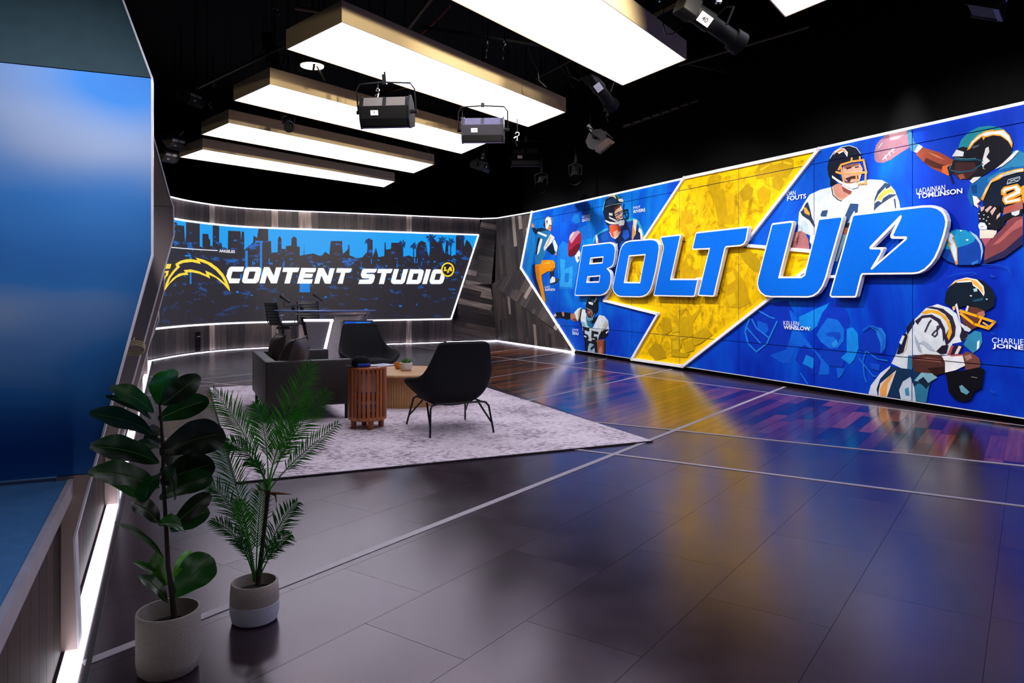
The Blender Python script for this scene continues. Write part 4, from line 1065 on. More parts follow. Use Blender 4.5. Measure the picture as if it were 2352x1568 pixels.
for s_ in ['72,440 105,320 130,278 170,260 405,262 390,330 370,352 340,355 190,352 157,478 335,485 312,570 130,570 100,500', '693,572 778,270 880,270 962,430 1003,275 1105,275 1020,573 910,573 835,420 797,573',
           '1120,360 1140,277 1443,280 1420,350 1395,365 1315,365 1260,575 1158,575 1215,360', '1395,575 1475,283 1755,287 1738,350 1710,370 1550,368 1545,390 1695,392 1680,455 1655,470 1520,470 1515,492 1690,495 1668,577',
           '1712,577 1790,287 1892,287 1970,440 2005,290 2100,292 2020,578 1915,578 1848,425 1808,577']: a.poly(W_, zL(s_))
a.poly(W_, zL('365,520 410,330 430,290 470,268 680,268 720,285 728,320 690,500 670,545 630,572 410,572 375,555'), [zL('505,352 622,352 582,487 468,487')])
a.poly(W_, [(773.6, 615.8), (808.4, 616.2), (804.9, 624.2), (801.5, 626.1), (792.9, 626.1), (786.8, 651.5), (775.1, 651.3), (783.1, 626.2), (771.4, 625.9)])
for s_ in ['283,627 310,540 490,535 505,517 365,512 340,470 335,430 360,350 395,322 660,325 640,380 610,402 455,402 440,425 590,430 615,455 615,500 590,580 570,610 530,627', '660,408 680,325 972,327 950,390 925,412 850,412 795,628 693,628 750,408',
           '935,560 1000,328 1095,328 1035,540 1130,543 1185,330 1280,332 1215,570 1195,605 1160,628 980,628 945,605', '1560,628 1640,332 1733,335 1652,628']: a.poly(W_, zM_(s_))
a.poly(W_, zM_('1238,628 1318,332 1550,335 1585,350 1592,390 1545,560 1525,600 1480,628'), [zM_('1388,418 1490,418 1455,545 1355,543')])
a.poly(W_, zM_('1705,560 1755,390 1780,345 1820,333 1930,335 1990,460 2012,490 1990,560 1970,605 1930,628 1750,628 1715,605'), [zM_('1835,420 1940,420 1905,545 1803,545')])
a.text(W_, 'ANGELES', 501.6, 579.3, 538, 6.6, True); a.poly(W_, [(385, 566.4), (498, 574.4), (498, 576.2), (385, 568.2)])
a.done('studio_lettering', led_wall)
a = screen_art(.086)
def ell(cx, cy, rx, ry, n=28): return [(790 + (cx + rx * cos(2 * pi * i / n)) / 8.711, 580 + (cy + ry * sin(2 * pi * i / n)) / 8.711) for i in range(n)]
a.poly(led('#1c1a20', .9), ell(2070, 340, 145, 158)); a.poly(led(Y_), ell(2070, 340, 132, 145), [ell(2070, 340, 104, 116)])
for s_ in ['1990,290 2035,285 2025,338 2062,342 2050,368 1985,368 2005,320', '2060,370 2105,285 2142,285 2156,370 2115,370 2112,350 2090,350 2085,370', '2075,360 2100,362 2085,385 2105,385 2055,420 2070,392 2050,392']: a.poly(led(Y_), zM_(s_))
a.done('round_badge_logo', led_wall)
BL = glow('screen_border_led', '#f6f4ff', 2.0)
def edge_strip(p, q):
    b = B(); n = 40; p, q = Vector(p), Vector(q); t = (q - p).normalized(); m = Vector((-t.y, t.x)) * .02
    for i in range(n):
        r0, r1 = p.lerp(q, i / n), p.lerp(q, (i + 1) / n)
        b.add([CW(*(r0 + m), .075), CW(*(r1 + m), .075), CW(*(r1 - m), .075), CW(*(r0 - m), .075), CW(*(r0 + m), .04), CW(*(r1 + m), .04), CW(*(r1 - m), .04), CW(*(r0 - m), .04)], [(0, 1, 2, 3), (4, 5, 1, 0), (3, 2, 6, 7), (5, 4, 7, 6)])
    part('border_light', b, BL, led_wall)
edge_strip((aL, SZ1), (aRT, SZ1)); edge_strip((aRT, SZ1), (aRB, SZ0)); edge_strip((aRB, SZ0), (aL, SZ0))

# ================================================================ rug
RF = Vector((*fp(543, 1110), 0)); RW, RLn = 3.86, 6.07
def rug_mat():
    m, nt, p = nodes('rug_pile'); tc = N(nt, 'ShaderNodeTexCoord'); mp = N(nt, 'ShaderNodeMapping'); mp.inputs['Scale'].default_value = (1.0, 1.7, 1); nt.links.new(tc.outputs['Object'], mp.inputs[0])
    n1 = N(nt, 'ShaderNodeTexNoise'); n1.inputs['Scale'].default_value = 15; n1.inputs['Detail'].default_value = 9; n1.inputs['Roughness'].default_value = .78; nt.links.new(mp.outputs[0], n1.inputs['Vector'])
    n2 = N(nt, 'ShaderNodeTexNoise'); n2.inputs['Scale'].default_value = 1.6; n2.inputs['Detail'].default_value = 4; nt.links.new(tc.outputs['Object'], n2.inputs['Vector'])
    ad = N(nt, 'ShaderNodeMath', operation='ADD'); ml = N(nt, 'ShaderNodeMath', operation='MULTIPLY'); ml.inputs[1].default_value = .38; nt.links.new(n2.outputs[0], ml.inputs[0]); nt.links.new(n1.outputs[0], ad.inputs[0]); nt.links.new(ml.outputs[0], ad.inputs[1])
    r = ramp(nt, [(.55, '#786c78'), (.62, '#a89aa6'), (.68, '#d6c8d2'), (.80, '#e6dae2')]); nt.links.new(ad.outputs[0], r.inputs[0]); nt.links.new(r.outputs[0], p.inputs['Base Color'])
    p.inputs['Roughness'].default_value = .95; p.inputs['Specular IOR Level'].default_value = .1
    bp = N(nt, 'ShaderNodeBump'); bp.inputs['Strength'].default_value = .4; bp.inputs['Distance'].default_value = .004; nt.links.new(n1.outputs[0], bp.inputs['Height']); nt.links.new(bp.outputs[0], p.inputs['Normal']); return m
rug = thing('area_rug', 'large pale grey distressed area rug under the seating', 'rug', (RF.x, RF.y, .0038), ROT)
part('pile', B().rbox((RW / 2, RLn / 2, .006), (RW, RLn, .012), .004, n=2), rug_mat(), rug)
part('bound_edge', B().box((RW / 2, -.004, .0045), (RW, .012, .009)).box((RW + .004, RLn / 2, .0045), (.012, RLn, .009)).box((-.004, RLn / 2, .0045), (.012, RLn, .009)).box((RW / 2, RLn + .004, .0045), (RW, .012, .009)), pbr('rug_binding', '#3c353c', .9), rug)
RZ = .016
FAB = pbr('charcoal_felt', '#1e1e21', .92, ns=60, na=.16, bump=.25, bs=420, spec=.2)
LEATHER = pbr('dark_brown_leather', '#231d1b', .46, ns=14, na=.14, bump=.12, bs=240, spec=.45)
LEG = pbr('black_leg_steel', '#0c0c0e', .4, .2)

# ---------------------------------------------------------------- sofa (back to the left, seat towards the mural)
near = Vector((*fp(787, 963), 0)) - E1 * .86 - E2 * .06
sofa = thing('loveseat', 'boxy dark brown leather loveseat with square arms on the rug', 'sofa', (near.x, near.y, RZ), ROT)
SW, SD, SH = 1.67, .96, .685
bevel(part('arm', B().rbox((SD / 2, .07, .17 + (SH - .17) / 2), (SD, .14, SH - .17), .018), LEATHER, sofa, True))
part('arm', B().rbox((SD / 2, SW - .07, .17 + (SH - .17) / 2), (SD, .14, SH - .17), .018), LEATHER, sofa, True)
part('backrest', B().rbox((.065, SW / 2, .17 + (SH - .17) / 2), (.13, SW - .285, SH - .17), .018), LEATHER, sofa, True)
part('seat_base', B().rbox((SD / 2 + .05, SW / 2, .245), (SD - .14, SW - .285, .13), .02), LEATHER, sofa, True)
part('seat_cushion', B().rbox((SD / 2 + .06, SW / 2, .385), (SD - .15, SW - .30, .14), .05, n=4), LEATHER, sofa, True)
pp = B()
for y in (.004, .136, SW - .136, SW - .004): pp.tube([(.01, y, SH - .004), (SD - .01, y, SH - .004), (SD - .004, y, .18)], .0045, 6)
pp.tube([(.004, .01, SH - .004), (.004, SW - .01, SH - .004)], .0045, 6); part('piping', pp, LEATHER, sofa)
for x in (.05, SD - .06):
    for y in (.05, SW - .05): part('leg', B().box((x, y, .085), (.035, .02, .17)), LEG, sofa)
def pillow(name, lab, loc, rz, rx, size, mat, cat='pillow'):
    n = 14; b = B(); vs = []; 
    for s_ in (1, -1):
        for i in range(n + 1):
            for j in range(n + 1):
                u, v = i / n * 2 - 1, j / n * 2 - 1; k = (1 - abs(u) ** 2.6) * (1 - abs(v) ** 2.6)
                pu = 1 - .07 * (1 - v * v) * abs(u); pv = 1 - .07 * (1 - u * u) * abs(v)
                vs.append((u * size[0] / 2 * pu, s_ * size[2] / 2 * k ** .55 + .006 * sin(9 * u + 5 * v) * k, v * size[1] / 2 * pv))
    m = (n + 1) ** 2; fs = []
    for i in range(n):
        for j in range(n):
            q = (i * (n + 1) + j, (i + 1) * (n + 1) + j, (i + 1) * (n + 1) + j + 1, i * (n + 1) + j + 1); fs.append(q); fs.append(tuple(m + k for k in reversed(q)))
    t = thing(name, lab, cat, loc, rz); t.rotation_euler.x = rx
    part('cover', B().add(vs, fs), mat, t, True)
    e = size; ring = [(-e[0] / 2, 0, -e[1] / 2), (0, 0, -e[1] / 2 * .93), (e[0] / 2, 0, -e[1] / 2), (e[0] / 2 * .93, 0, 0), (e[0] / 2, 0, e[1] / 2), (0, 0, e[1] / 2 * .93), (-e[0] / 2, 0, e[1] / 2), (-e[0] / 2 * .93, 0, 0), (-e[0] / 2, 0, -e[1] / 2)]
    part('piping', B().tube(ring, .007, 6), mat, t); return t
def sl(x, y, z): return sofa.location + E1 * x + E2 * y + UP * z
pillow('throw_pillow', 'plump dark brown leather pillow at the near end of the loveseat', sl(.36, .42, .69), ROT + pi / 2 - .35, .34, (.62, .50, .28), pbr('pillow_leather', '#3a302c', .42, ns=9, na=.25, bump=.3, bs=30))
pillow('throw_pillow', 'dark leather pillow behind the plump one on the loveseat', sl(.24, 1.0, .70), ROT + pi / 2 + .1, .18, (.54, .48, .2), pbr('pillow_leather_brown', '#3c3029', .45, ns=9, na=.25, bump=.3, bs=30))

# ---------------------------------------------------------------- shell lounge chairs (local +y is the front)
def lounge_chair(lab, loc, rz):
    t = thing('lounge_chair', lab, 'chair', loc, rz, 'charcoal shell lounge chairs')
    rows_ = [[(0, .42, .37), (.20, .42, .372), (.29, .38, .39)], [(0, .22, .27), (.26, .22, .29), (.43, .31, .49)], [(0, -.03, .245), (.29, -.03, .275), (.48, .10, .54)], [(0, -.22, .24), (.31, -.22, .30), (.45, -.10, .56)],
            [(0, -.34, .35), (.32, -.33, .39), (.41, -.22, .585)], [(0, -.40, .60), (.31, -.39, .61), (.38, -.32, .64)], [(0, -.45, .765), (.285, -.44, .765), (.33, -.40, .765)], [(0, -.50, .90), (.258, -.49, .90), (.295, -.465, .89)], [(0, -.515, .945), (.23, -.51, .945), (.275, -.49, .935)]]
    vs = []; fs = []; nc = 5
    for r in rows_:
        for x, y, z in [(-r[2][0], r[2][1], r[2][2]), (-r[1][0], r[1][1], r[1][2]), r[0], r[1], r[2]]: vs.append((x, y, z))
    for i in range(len(rows_) - 1):
        for j in range(nc - 1): fs.append((i * nc + j, i * nc + j + 1, (i + 1) * nc + j + 1, (i + 1) * nc + j))
    o = part('shell', B().add(vs, fs), FAB, t, True)
    m = o.modifiers.new('sub', 'SUBSURF'); m.levels = 2; m.render_levels = 2
    m = o.modifiers.new('solid', 'SOLIDIFY'); m.thickness = .055; m.offset = -1
    m = o.modifiers.new('sub2', 'SUBSURF'); m.levels = 1; m.render_levels = 1
    part('seat_cushion', B().rbox((0, .09, .385), (.50, .54, .12), .05, n=4), FAB, t, True)
    R_ = .011
    for sx in (-1, 1):
        part('leg', B().tube([(sx * .345, -.43, 0), (sx * .318, -.36, .27), (sx * .295, -.335, .305), (sx * .25, -.33, .315)], R_, 8), LEG, t, True)
        part('leg', B().tube([(sx * .345, .42, 0), (sx * .30, .30, .30), (sx * .27, .26, .325)], R_, 8), LEG, t, True)
        part('strut', B().tube([(sx * .332, .385, .095), (sx * .27, .08, .30)], R_ * .9, 8), LEG, t, True)
        part('strut', B().tube([(sx * .335, -.402, .10), (sx * .28, -.12, .30)], R_ * .9, 8), LEG, t, True)
    part('frame_bar', B().tube([(-.25, -.33, .315), (.25, -.33, .315)], R_, 8), LEG, t, True)
    part('frame_bar', B().tube([(-.27, .26, .325), (.27, .26, .325)], R_, 8), LEG, t, True)
    for sx in (-1, 1): part('frame_bar', B().tube([(sx * .27, .26, .318), (sx * .25, -.33, .312)], R_ * .9, 8), LEG, t, True)
    return t
rl, rr_, fl_ = Vector((*fp(988, 1010), 0)), Vector((*fp(1133, 997), 0)), Vector((*fp(939, 977), 0))
c1 = (rl + rr_) / 2 + E2 * .425
lounge_chair('charcoal lounge chair seen from behind, nearest the mural', (c1.x, c1.y, RZ + .004), ROT)
fc = at(846, 780, 11.25)
lounge_chair('charcoal lounge chair facing the camera beyond the coffee table', (fc.x, fc.y, RZ + .004), ROT + pi + .05)

# ---------------------------------------------------------------- slatted side table and what lies on it
TEAK = plank_mat('teak', ['#a2562e', '#8c4826', '#b06636', '#96502a'], .42, .28)
def woodpart(name, b, mat, parent):
    me = b.mesh(name, mat); ul = me.uv_layers.new(name='UVMap'); vs = me.vertices
    ul.data.foreach_set('uv', [c for l in me.loops for c in (vs[l.vertex_index].co.z + vs[l.vertex_index].co.y, vs[l.vertex_index].co.x)]); return link(name, me, parent)
stc = Vector(((844 - CX) / F * 8.02, 8.02, RZ))
st = thing('side_table', 'round teak side table of upright slats, open inside', 'side table', stc, ROT + .2)
TR, TH_ = .205, .66
woodpart('table_top', B().lathe([(0, TH_ - .025), (TR - .004, TH_ - .025), (TR, TH_ - .02), (TR, TH_ - .004), (TR - .006, TH_), (0, TH_)], 40), TEAK, st)
woodpart('base_ring', B().lathe([(0, .09), (TR - .012, .09), (TR, .098), (TR, .125), (TR - .012, .13), (0, .13)], 40), TEAK, st)
woodpart('shelf', B().lathe([(0, .355), (TR - .03, .355), (TR - .03, .37), (0, .37)], 32), TEAK, st)
ns_ = 26
sm = B().box((0, 0, .375), (.013, .031, .525)).mesh('slat', TEAK); ul = sm.uv_layers.new(name='UVMap'); ul.data.foreach_set('uv', [c for l in sm.loops for c in (sm.vertices[l.vertex_index].co.z, sm.vertices[l.vertex_index].co.y)])
for k in range(ns_):
    an = 2 * pi * k / ns_; link('slat', sm, st, ((TR - .0075) * cos(an), (TR - .0075) * sin(an), 0), an)
for an in (-pi / 2 - .2, 0 - .2, pi / 2 - .2, pi - .2): woodpart('foot', B().lathe([(.0, 0), (.028, 0), (.031, .01), (.031, .1), (0, .1)], 14, (.15 * cos(an), .15 * sin(an), 0)), TEAK, st)
def tl(x, y, z): return stc + E1 * x + E2 * y + UP * z
bk = thing('paper_stack', 'stack of white and blue papers inside the slatted table', 'papers', tl(0, .0, .37), ROT)
part('pages', B().box((0, 0, .11), (.20, .16, .22)), pbr('paper_white', '#e6dfe2', .7), bk); part('cover', B().box((0, 0, .01), (.205, .165, .02)), pbr('paper_blue', '#2a62b8', .6), bk)
bk = thing('book_stack', 'blue and white books lying on the slatted table floor', 'books', tl(0, .0, .13), ROT)
for k in range(4): part('book', B().box((0, 0, .02 + .043 * k), (.22 - .01 * k, .17, .038), rz=.06 * k), pbr('book_%d' % k, ['#5a4a44', '#8a7a72', '#2f80c4', '#e2dcdc'][k], .6), bk)
# cap
cap = thing('baseball_cap', 'black baseball cap with blue front on the slatted side table', 'cap', tl(-.08, -.04, TH_), ROT + 2.6)
CAPB = pbr('cap_black', '#08080a', .85, spec=.15); CAPU = pbr('cap_blue', '#12338c', .8)
b = B(); n = 24; prof = [(.098, 0), (.101, .03), (.096, .065), (.078, .095), (.045, .115), (0, .12)]
b.lathe(prof, n); part('crown', b, CAPB, cap, True)
b = B(); vs = []; fs = []
for i in range(13):
    an = -1.15 + 2.3 * i / 12
    for r, z in ((.092, .012), (.135 + .04 * cos(an * 1.3), .010 - .012 * abs(sin(an))), (.135 + .04 * cos(an * 1.3), .004 - .012 * abs(sin(an))), (.092, .006)): vs.append((r * cos(an), r * sin(an), z + .008))
for i in range(12):
    for k in range(4): fs.append((i * 4 + k, (i + 1) * 4 + k, (i + 1) * 4 + (k + 1) % 4, i * 4 + (k + 1) % 4))
part('brim', B().add(vs, fs), CAPB, cap, True)
b = B(); vs = []; fs = []
for i in range(9):
    an = -1.75 + 1.5 * i / 8 - ROT - 2.6
    for r, z in ((.1025, .004), (.1025, .045)): vs.append((r * cos(an), r * sin(an), z))
for i in range(8): fs.append((2 * i, 2 * i + 2, 2 * i + 3, 2 * i + 1))
o = part('front_panel', B().add(vs, fs), CAPU, cap, True); m = o.modifiers.new('s', 'SOLIDIFY'); m.thickness = .002
part('button', B().lathe([(0, .118), (.008, .119), (.006, .126), (0, .127)], 10), CAPB, cap, True)
mg = thing('magazine', 'white and blue magazine lying on the slatted side table', 'magazine', tl(.145, -.01, TH_ + .001), ROT + .5)
part('pages', B().box((0, 0, .005), (.24, .17, .009)), pbr('magazine_pages', '#e9e6ee', .5), mg)
part('cover_print', B().prism([(-.10, -.06), (-.02, -.07), (.03, -.02), (.10, -.03), (.08, .05), (0, .04), (-.06, .06)], place_floor, .0096, .0100), pbr('magazine_ink', '#7f8fbe', .5), mg)

# ---------------------------------------------------------------- coffee table with bowls
cc = Vector(((930 - CX) / F * 9.69, 9.69, RZ))
OAK = plank_mat('pale_oak', ['#c79a68', '#c39564'], .45, .14); OAKD = pbr('oak_flutes', '#a8794a', .5, na=.1)
ct = thing('coffee_table', 'round pale oak coffee table on a fluted drum base', 'coffee table', cc, ROT)
woodpart('table_top', B().lathe([(0, .40), (.56, .40), (.588, .412), (.592, .42), (.588, .43), (.58, .435), (0, .435)], 72), OAK, ct)
part('fluted_base', B().lathe([(.42, 0), (.42, .40)], 480, rip=lambda k: .006 * abs(sin(pi * k / 6))), OAKD, ct)
part('plinth', B().lathe([(0, .0), (.40, 0), (.40, .02), (0, .02)], 40), BLACK, ct)
TZ = RZ + .435
wb = atz(931, 852, TZ); wb.y += .07
pot = thing('succulent_bowl', 'white ribbed bowl of green succulents on the coffee table', 'potted plant', (wb.x, wb.y, TZ))
part('bowl', B().lathe([(0, 0), (.052, 0), (.068, .012), (.079, .045), (.082, .10), (.076, .104), (.074, .10), (.0, .09)], 32), pbr('white_ceramic', '#ddd5d2', .5, ns=120, na=.1, bump=.3, bs=300), pot, True)
GRN = [pbr('succulent_green_%d' % i, c, .5) for i, c in enumerate(['#3f7a2c', '#6fa83a', '#27563a'])]
rs = random.Random(3)
for k in range(46):
    an = rs.random() * 2 * pi; r0 = .055 * sqrt(rs.random()); l = rs.uniform(.04, .075); lean = rs.uniform(.1, .7)
    p = Vector((r0 * cos(an), r0 * sin(an), .09)); q = p + Vector((cos(an) * lean * l, sin(an) * lean * l, l)); s_ = Vector((-sin(an), cos(an), 0)) * .008
    mid = p.lerp(q, .5) + Vector((cos(an), sin(an), 0)) * .006
    part('leaf', B().add([p - s_ * .6, p + s_ * .6, mid + s_, q, mid - s_, mid - Vector((cos(an), sin(an), 0)) * .006], [(0, 1, 2, 4), (4, 2, 3), (0, 5, 1), (1, 5, 2), (2, 5, 3), (3, 5, 4), (4, 5, 0)]), GRN[0 if p.x < 0 and k % 2 else k % 3], pot)
ob = atz(914, 848, TZ); ob.y += .07
ow = thing('orange_bowl', 'small orange bowl behind the succulents', 'bowl', (ob.x, ob.y, TZ))
part('bowl', B().lathe([(0, 0), (.032, 0), (.052, .02), (.060, .055), (.056, .085), (.051, .084), (.053, .055), (.04, .02), (0, .012)], 28), pbr('orange_glaze', '#d9841c', .35), ow, True)

# ---------------------------------------------------------------- presenters' desk
DY = 15.0
def dk(x, y, Y=DY): return at(x, y, Y)
dc = dk(745, 800); desk = thing('presenters_desk', 'angular silver presenters desk with glass top and lit white frame', 'desk', (dc.x, DY, 0))
def dloc(v): return Vector(v) - Vector((dc.x, DY, 0))
def DP(d): return lambda u, v, e: Vector((u, e, v))
def dxy(px): return [((x - dc.x * 0) , 0) for x in px]
def dpoly(pts, Y=DY): return [(dk(x, y, Y).x - dc.x, dk(x, y, Y).z) for x, y in pts]
FR = lambda u, v, d: Vector((u, -d, v))
GLASS = pbr('desk_glass', '#8fa6d8', .06, .1, spec=.9, coat=.5); SILV = pbr('desk_silver', '#b7afb8', .32, .3, ns=4, na=.08); SILW = pbr('desk_white_satin', '#ddd6dc', .4, 0); GREYP = pbr('desk_grey_panel', '#8a8490', .55, ns=40, na=.15)
n = 26; top = []
for i in range(n): 
    an = pi * i / (n - 1); top.append((-.995 * cos(an) + 0.0, -.42 * sin(an)))
top = [(dk(632, 714).x - dc.x + (x + .995), y) for x, y in top] + [(dk(857, 714).x - dc.x, .38), (dk(632, 714).x - dc.x, .38)]
tz = 1.075
desk_top = part('glass_top', B().prism(inset(top, 0), place_floor, tz, tz + .022), GLASS, desk)
part('top_edge', B().tube([(p[0], p[1], tz + .011) for p in top[:n]], .013, 6), pbr('glass_edge', '#6d86c8', .15, .3), desk)
x0, x1 = dk(718, 720).x - dc.x, dk(843, 720).x - dc.x
part('support_slab', B().prism([(x0, -.22), (x0 + .5, -.34), (x1 - .2, -.30), (x1, -.1), (x1, .3), (x0, .3)], place_floor, tz - .06, tz - .004), SILV, desk)
part('white_leg', B().prism(dpoly([(772, 726), (834, 722), (828, 736), (786, 738), (786, 800), (778, 832), (748, 832), (752, 806)]), FR, -.18, .12), SILW, desk)
part('front_panel', B().prism(dpoly([(702, 738), (760, 738), (744, 822), (716, 822)]), FR, -.02, .03), GREYP, desk)
fr = dpoly([(698, 732), (766, 732), (747, 806), (745, 826)]); 
lf = B(); lf.prism(dpoly([(698, 732.5), (766, 732.5), (764.5, 738), (699.5, 738)]), FR, .0, .045); lf.prism(dpoly([(766, 733), (760, 737), (743, 806), (749, 806)]), FR, .0, .045)
part('light_frame', lf, glow('desk_led', '#f4f0ff', 1.6), desk)
part('inner_leg', B().prism(dpoly([(690, 728), (700, 728), (720, 826), (712, 826)]), FR, -.05, .0), BLACKMETAL, desk)
part('back_leg', B().prism([(x1 - .25, 0), (x1 - .1, 0), (x1 - .05, tz - .06), (x1 - .3, tz - .06)], FR, -.30, -.24), SILV, desk)
mon = thing('display_screen', 'blue screen standing in front of the presenters desk', 'screen', (dk(822, 780, 14.6).x, 14.6, 0), -.12)
mz0, mz1 = .30, 1.5 - (735 - 666) / F * 14.6; mw = 70 / F * 14.6
part('case', B().rbox((0, .02, (mz0 + mz1) / 2), (mw, .05, mz1 - mz0), .008), pbr('screen_case', '#4a4650', .4, .4), mon)
part('picture', B().prism([(-mw / 2 + .03, mz0 + .03), (mw / 2 - .03, mz0 + .03), (mw / 2 - .03, mz1 - .03), (-mw / 2 + .03, mz1 - .03)], FR, .006, .009), led('#0a50c8', 1.0), mon)
part('picture_shape', B().prism([(-.02, mz1 - .04), (mw / 2 - .05, mz1 - .04), (mw / 2 - .12, mz0 + .2), (-mw / 2 + .05, mz0 + .3)], FR, .0092, .0100), led('#1c8ae8', 1.0), mon)
part('foot', B().box((0, .02, .01), (.45, .26, .02)).box((0, .03, mz0 / 2 + .01), (.12, .04, mz0)), BLACKMETAL, mon)

# ---------------------------------------------------------------- tall ribbed office chairs
CHL = pbr('black_chair_leather', '#111115', .38, spec=.5)
def office_chair(lab, loc, rz):
    t = thing('office_chair', lab, 'chair', loc, rz, 'ribbed black chairs at the desk')
    S = .76
    for i in range(7):
        z = S + .07 + i * .062; y = -.21 - .012 * i - (.0 if i else -.02)
        part('back_rib', B().rbox((0, y, z), (.46, .035, .064), .014, rx=.18), CHL, t, True)
    for i in range(6): part('seat_rib', B().rbox((0, -.17 + i * .074, S + (.02 if i == 0 else 0)), (.45, .076, .04), .015), CHL, t, True)
    for sx in (-1, 1):
        part('side_rail', B().tube([(sx * .235, .24, S - .01), (sx * .235, -.15, S - .01), (sx * .235, -.22, S + .05), (sx * .232, -.30, S + .48)], .012, 8), CHL, t, True)
        part('armrest', B().tube([(sx * .25, .12, S), (sx * .27, .14, S + .19), (sx * .27, .08, S + .22), (sx * .27, -.2, S + .21), (sx * .245, -.25, S + .2)], .008, 8), CHROME, t, True)
    part('tilt_mechanism', B().box((0, 0, S - .07), (.16, .22, .06)), BLACKMETAL, t)
    part('lever', B().tube([(.08, .05, S - .07), (.27, .05, S - .09)], .006, 6), CHROME, t)
    part('gas_column', B().tube([(0, 0, .08), (0, 0, S - .08)], .026, 10), BLACKMETAL, t, True)
    part('foot_ring', B().tube([(.20 * cos(2 * pi * i / 24), .20 * sin(2 * pi * i / 24), .32) for i in range(25)], .009, 6), CHROME, t, True)
    for k in range(5):
        an = 2 * pi * k / 5 + .3
        lg = part('base_arm', B().tube([(.02 * cos(an), .02 * sin(an), .115), (.31 * cos(an), .31 * sin(an), .075)], [.02, .014], 8), CHROME, t, True)
        part('caster', B().tube([(.31 * cos(an) - .02 * sin(an), .31 * sin(an) + .02 * cos(an), .03), (.31 * cos(an) + .02 * sin(an), .31 * sin(an) - .02 * cos(an), .03)], .03, 12), BLACKMETAL, lg)
    return t
o1 = at(650, 780, 15.9); office_chair('tall black ribbed chair at the left end of the desk', (o1.x, o1.y, 0), -.72)
o2 = at(712, 780, 16.5); office_chair('tall black ribbed chair half hidden behind the glass desk', (o2.x, o2.y, 0), -2.7)
def microphone(lab, pts, tip):
    b0 = Vector(pts[0]); t = thing('desk_microphone', lab, 'microphone', b0, 0, 'boom microphones on the desk')
    q = [Vector(p) - b0 for p in pts]
    part('base_clamp', B().box((0, 0, .03), (.06, .06, .06)), BLACKMETAL, t)
    for i in range(len(q) - 1): part('boom_arm', B().tube([q[i] + (UP * .05 if i == 0 else Vector()), q[i + 1]], .014, 8), BLACKMETAL, t, True)
    d = (Vector(tip) - b0 - q[-1]); m = q[-1] + d * .5; n = Vector((-d.z, 0, d.x)).normalized()
    u = Vector((-.82, 0, .55)) if tip[0] < pts[-1][0] else Vector((.8, 0, -.55)); u = Vector((-.80, 0, .60)); c = Vector(tip) - b0
    part('microphone_body', B().tube([c - u * .12, c - u * .11, c + u * .02, c + u * .03, c + u * .11, c + u * .12], [.025, .034, .036, .042, .042, .03], 12), pbr('mic_black', '#0d0d10', .5), t, True)
    part('yoke', B().tube([q[-1], c], .010, 6), CHROME, t)
    return t
dz = tz + .022
def dpt(x, y, Y): return at(x, y, Y)
m1b = Vector((dk(672, 700).x, DY + .05, dz)); microphone('boom microphone at the left of the desk', [m1b, dpt(672, 702, DY + .05), dpt(690, 698, DY + .05), dpt(653, 705, DY - .05), dpt(652, 692, DY - .05)], dpt(655, 686, DY - .05))
m2b = Vector((dk(687, 700).x, DY + .2, dz)); microphone('boom microphone farther right above the desk', [m2b, dpt(687, 700, DY + .2), dpt(726, 699, DY + .2), dpt(728, 690, DY + .2)], dpt(731, 682, DY + .2))

# ================================================================ plants
def leaf_mesh(name, base, tip, wd, fold, droop, mat, side):
    base, tip = Vector(base), Vector(tip); ax = tip - base; L = ax.length; ax.normalize(); sd = Vector(side); sd = (sd - ax * sd.dot(ax)).normalized(); nm = sd.cross(ax)
    if nm.z < 0: nm = -nm
    n = 9; vs = []; fs = []
    for i in range(n + 1):
        t = i / n; w_ = wd * (sin(pi * min(1, t * .93 + .035)) ** .6) * (.55 + .55 * t if t < .8 else .99 - .5 * (t - .8)); w_ = max(w_, .003)
        c = base + ax * (L * t) + nm * (L * (.10 * sin(pi * t)) - droop * L * t * t * 0)
        for k in (-1, -.5, 0, .5, 1):
            wave = .05 * wd * sin(7 * t * 2 + k * 2) * abs(k)
            vs.append(c + sd * (k * w_ / 2) + nm * (fold * abs(k) * w_ * .5 + wave))
    for i in range(n):
        for k in range(4): fs.append((i * 5 + k, i * 5 + k + 1, (i + 1) * 5 + k + 1, (i + 1) * 5 + k))
    return B().add(vs, fs)
def leaf_mat(name, c0, c1):
    m = pbr(name, c0, .36, ns=7, na=.25, bump=.2, bs=22, spec=.5); return m
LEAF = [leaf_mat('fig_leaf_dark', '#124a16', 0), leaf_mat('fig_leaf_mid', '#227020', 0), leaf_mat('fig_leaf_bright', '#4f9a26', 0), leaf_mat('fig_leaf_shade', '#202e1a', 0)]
SOIL = pbr('dark_soil', '#15100e', .95); BARK = pbr('brown_stem', '#2e2018', .8, bump=.4, bs=60)
FY = 2.93; fx = (387 - CX) / F * FY
fig = thing('fiddle_leaf_fig', 'fiddle leaf fig with broad dark leaves in a plain grey pot', 'potted plant', (fx, FY, .0))
POTG = pbr('grey_stoneware', '#a3978f', .7, ns=90, na=.08, bump=.15, bs=200)
fh = .238
part('pot', B().lathe([(0, 0), (.100, 0), (.112, .012), (.118, .05), (.119, fh - .01), (.1165, fh), (.109, fh), (.107, fh - .02), (.106, .16), (0, .16)], 48), POTG, fig, True)
part('soil', B().lathe([(0, .172), (.107, .165)], 32), SOIL, fig)
zp1 = ZM(190, 820, 3.92); zp2 = ZM(190, 1150, 3.751)
def fpt(p, dy=0.0): v = at(p[0], p[1], FY + dy); return v - Vector((fx, FY, 0))
stem = [fpt((401, 1425)), fpt((396, 1370)), fpt((386, 1300)), fpt((382, 1215)), fpt((376, 1120)), fpt((374, 1030)), fpt((370, 960)), fpt((366, 925))]
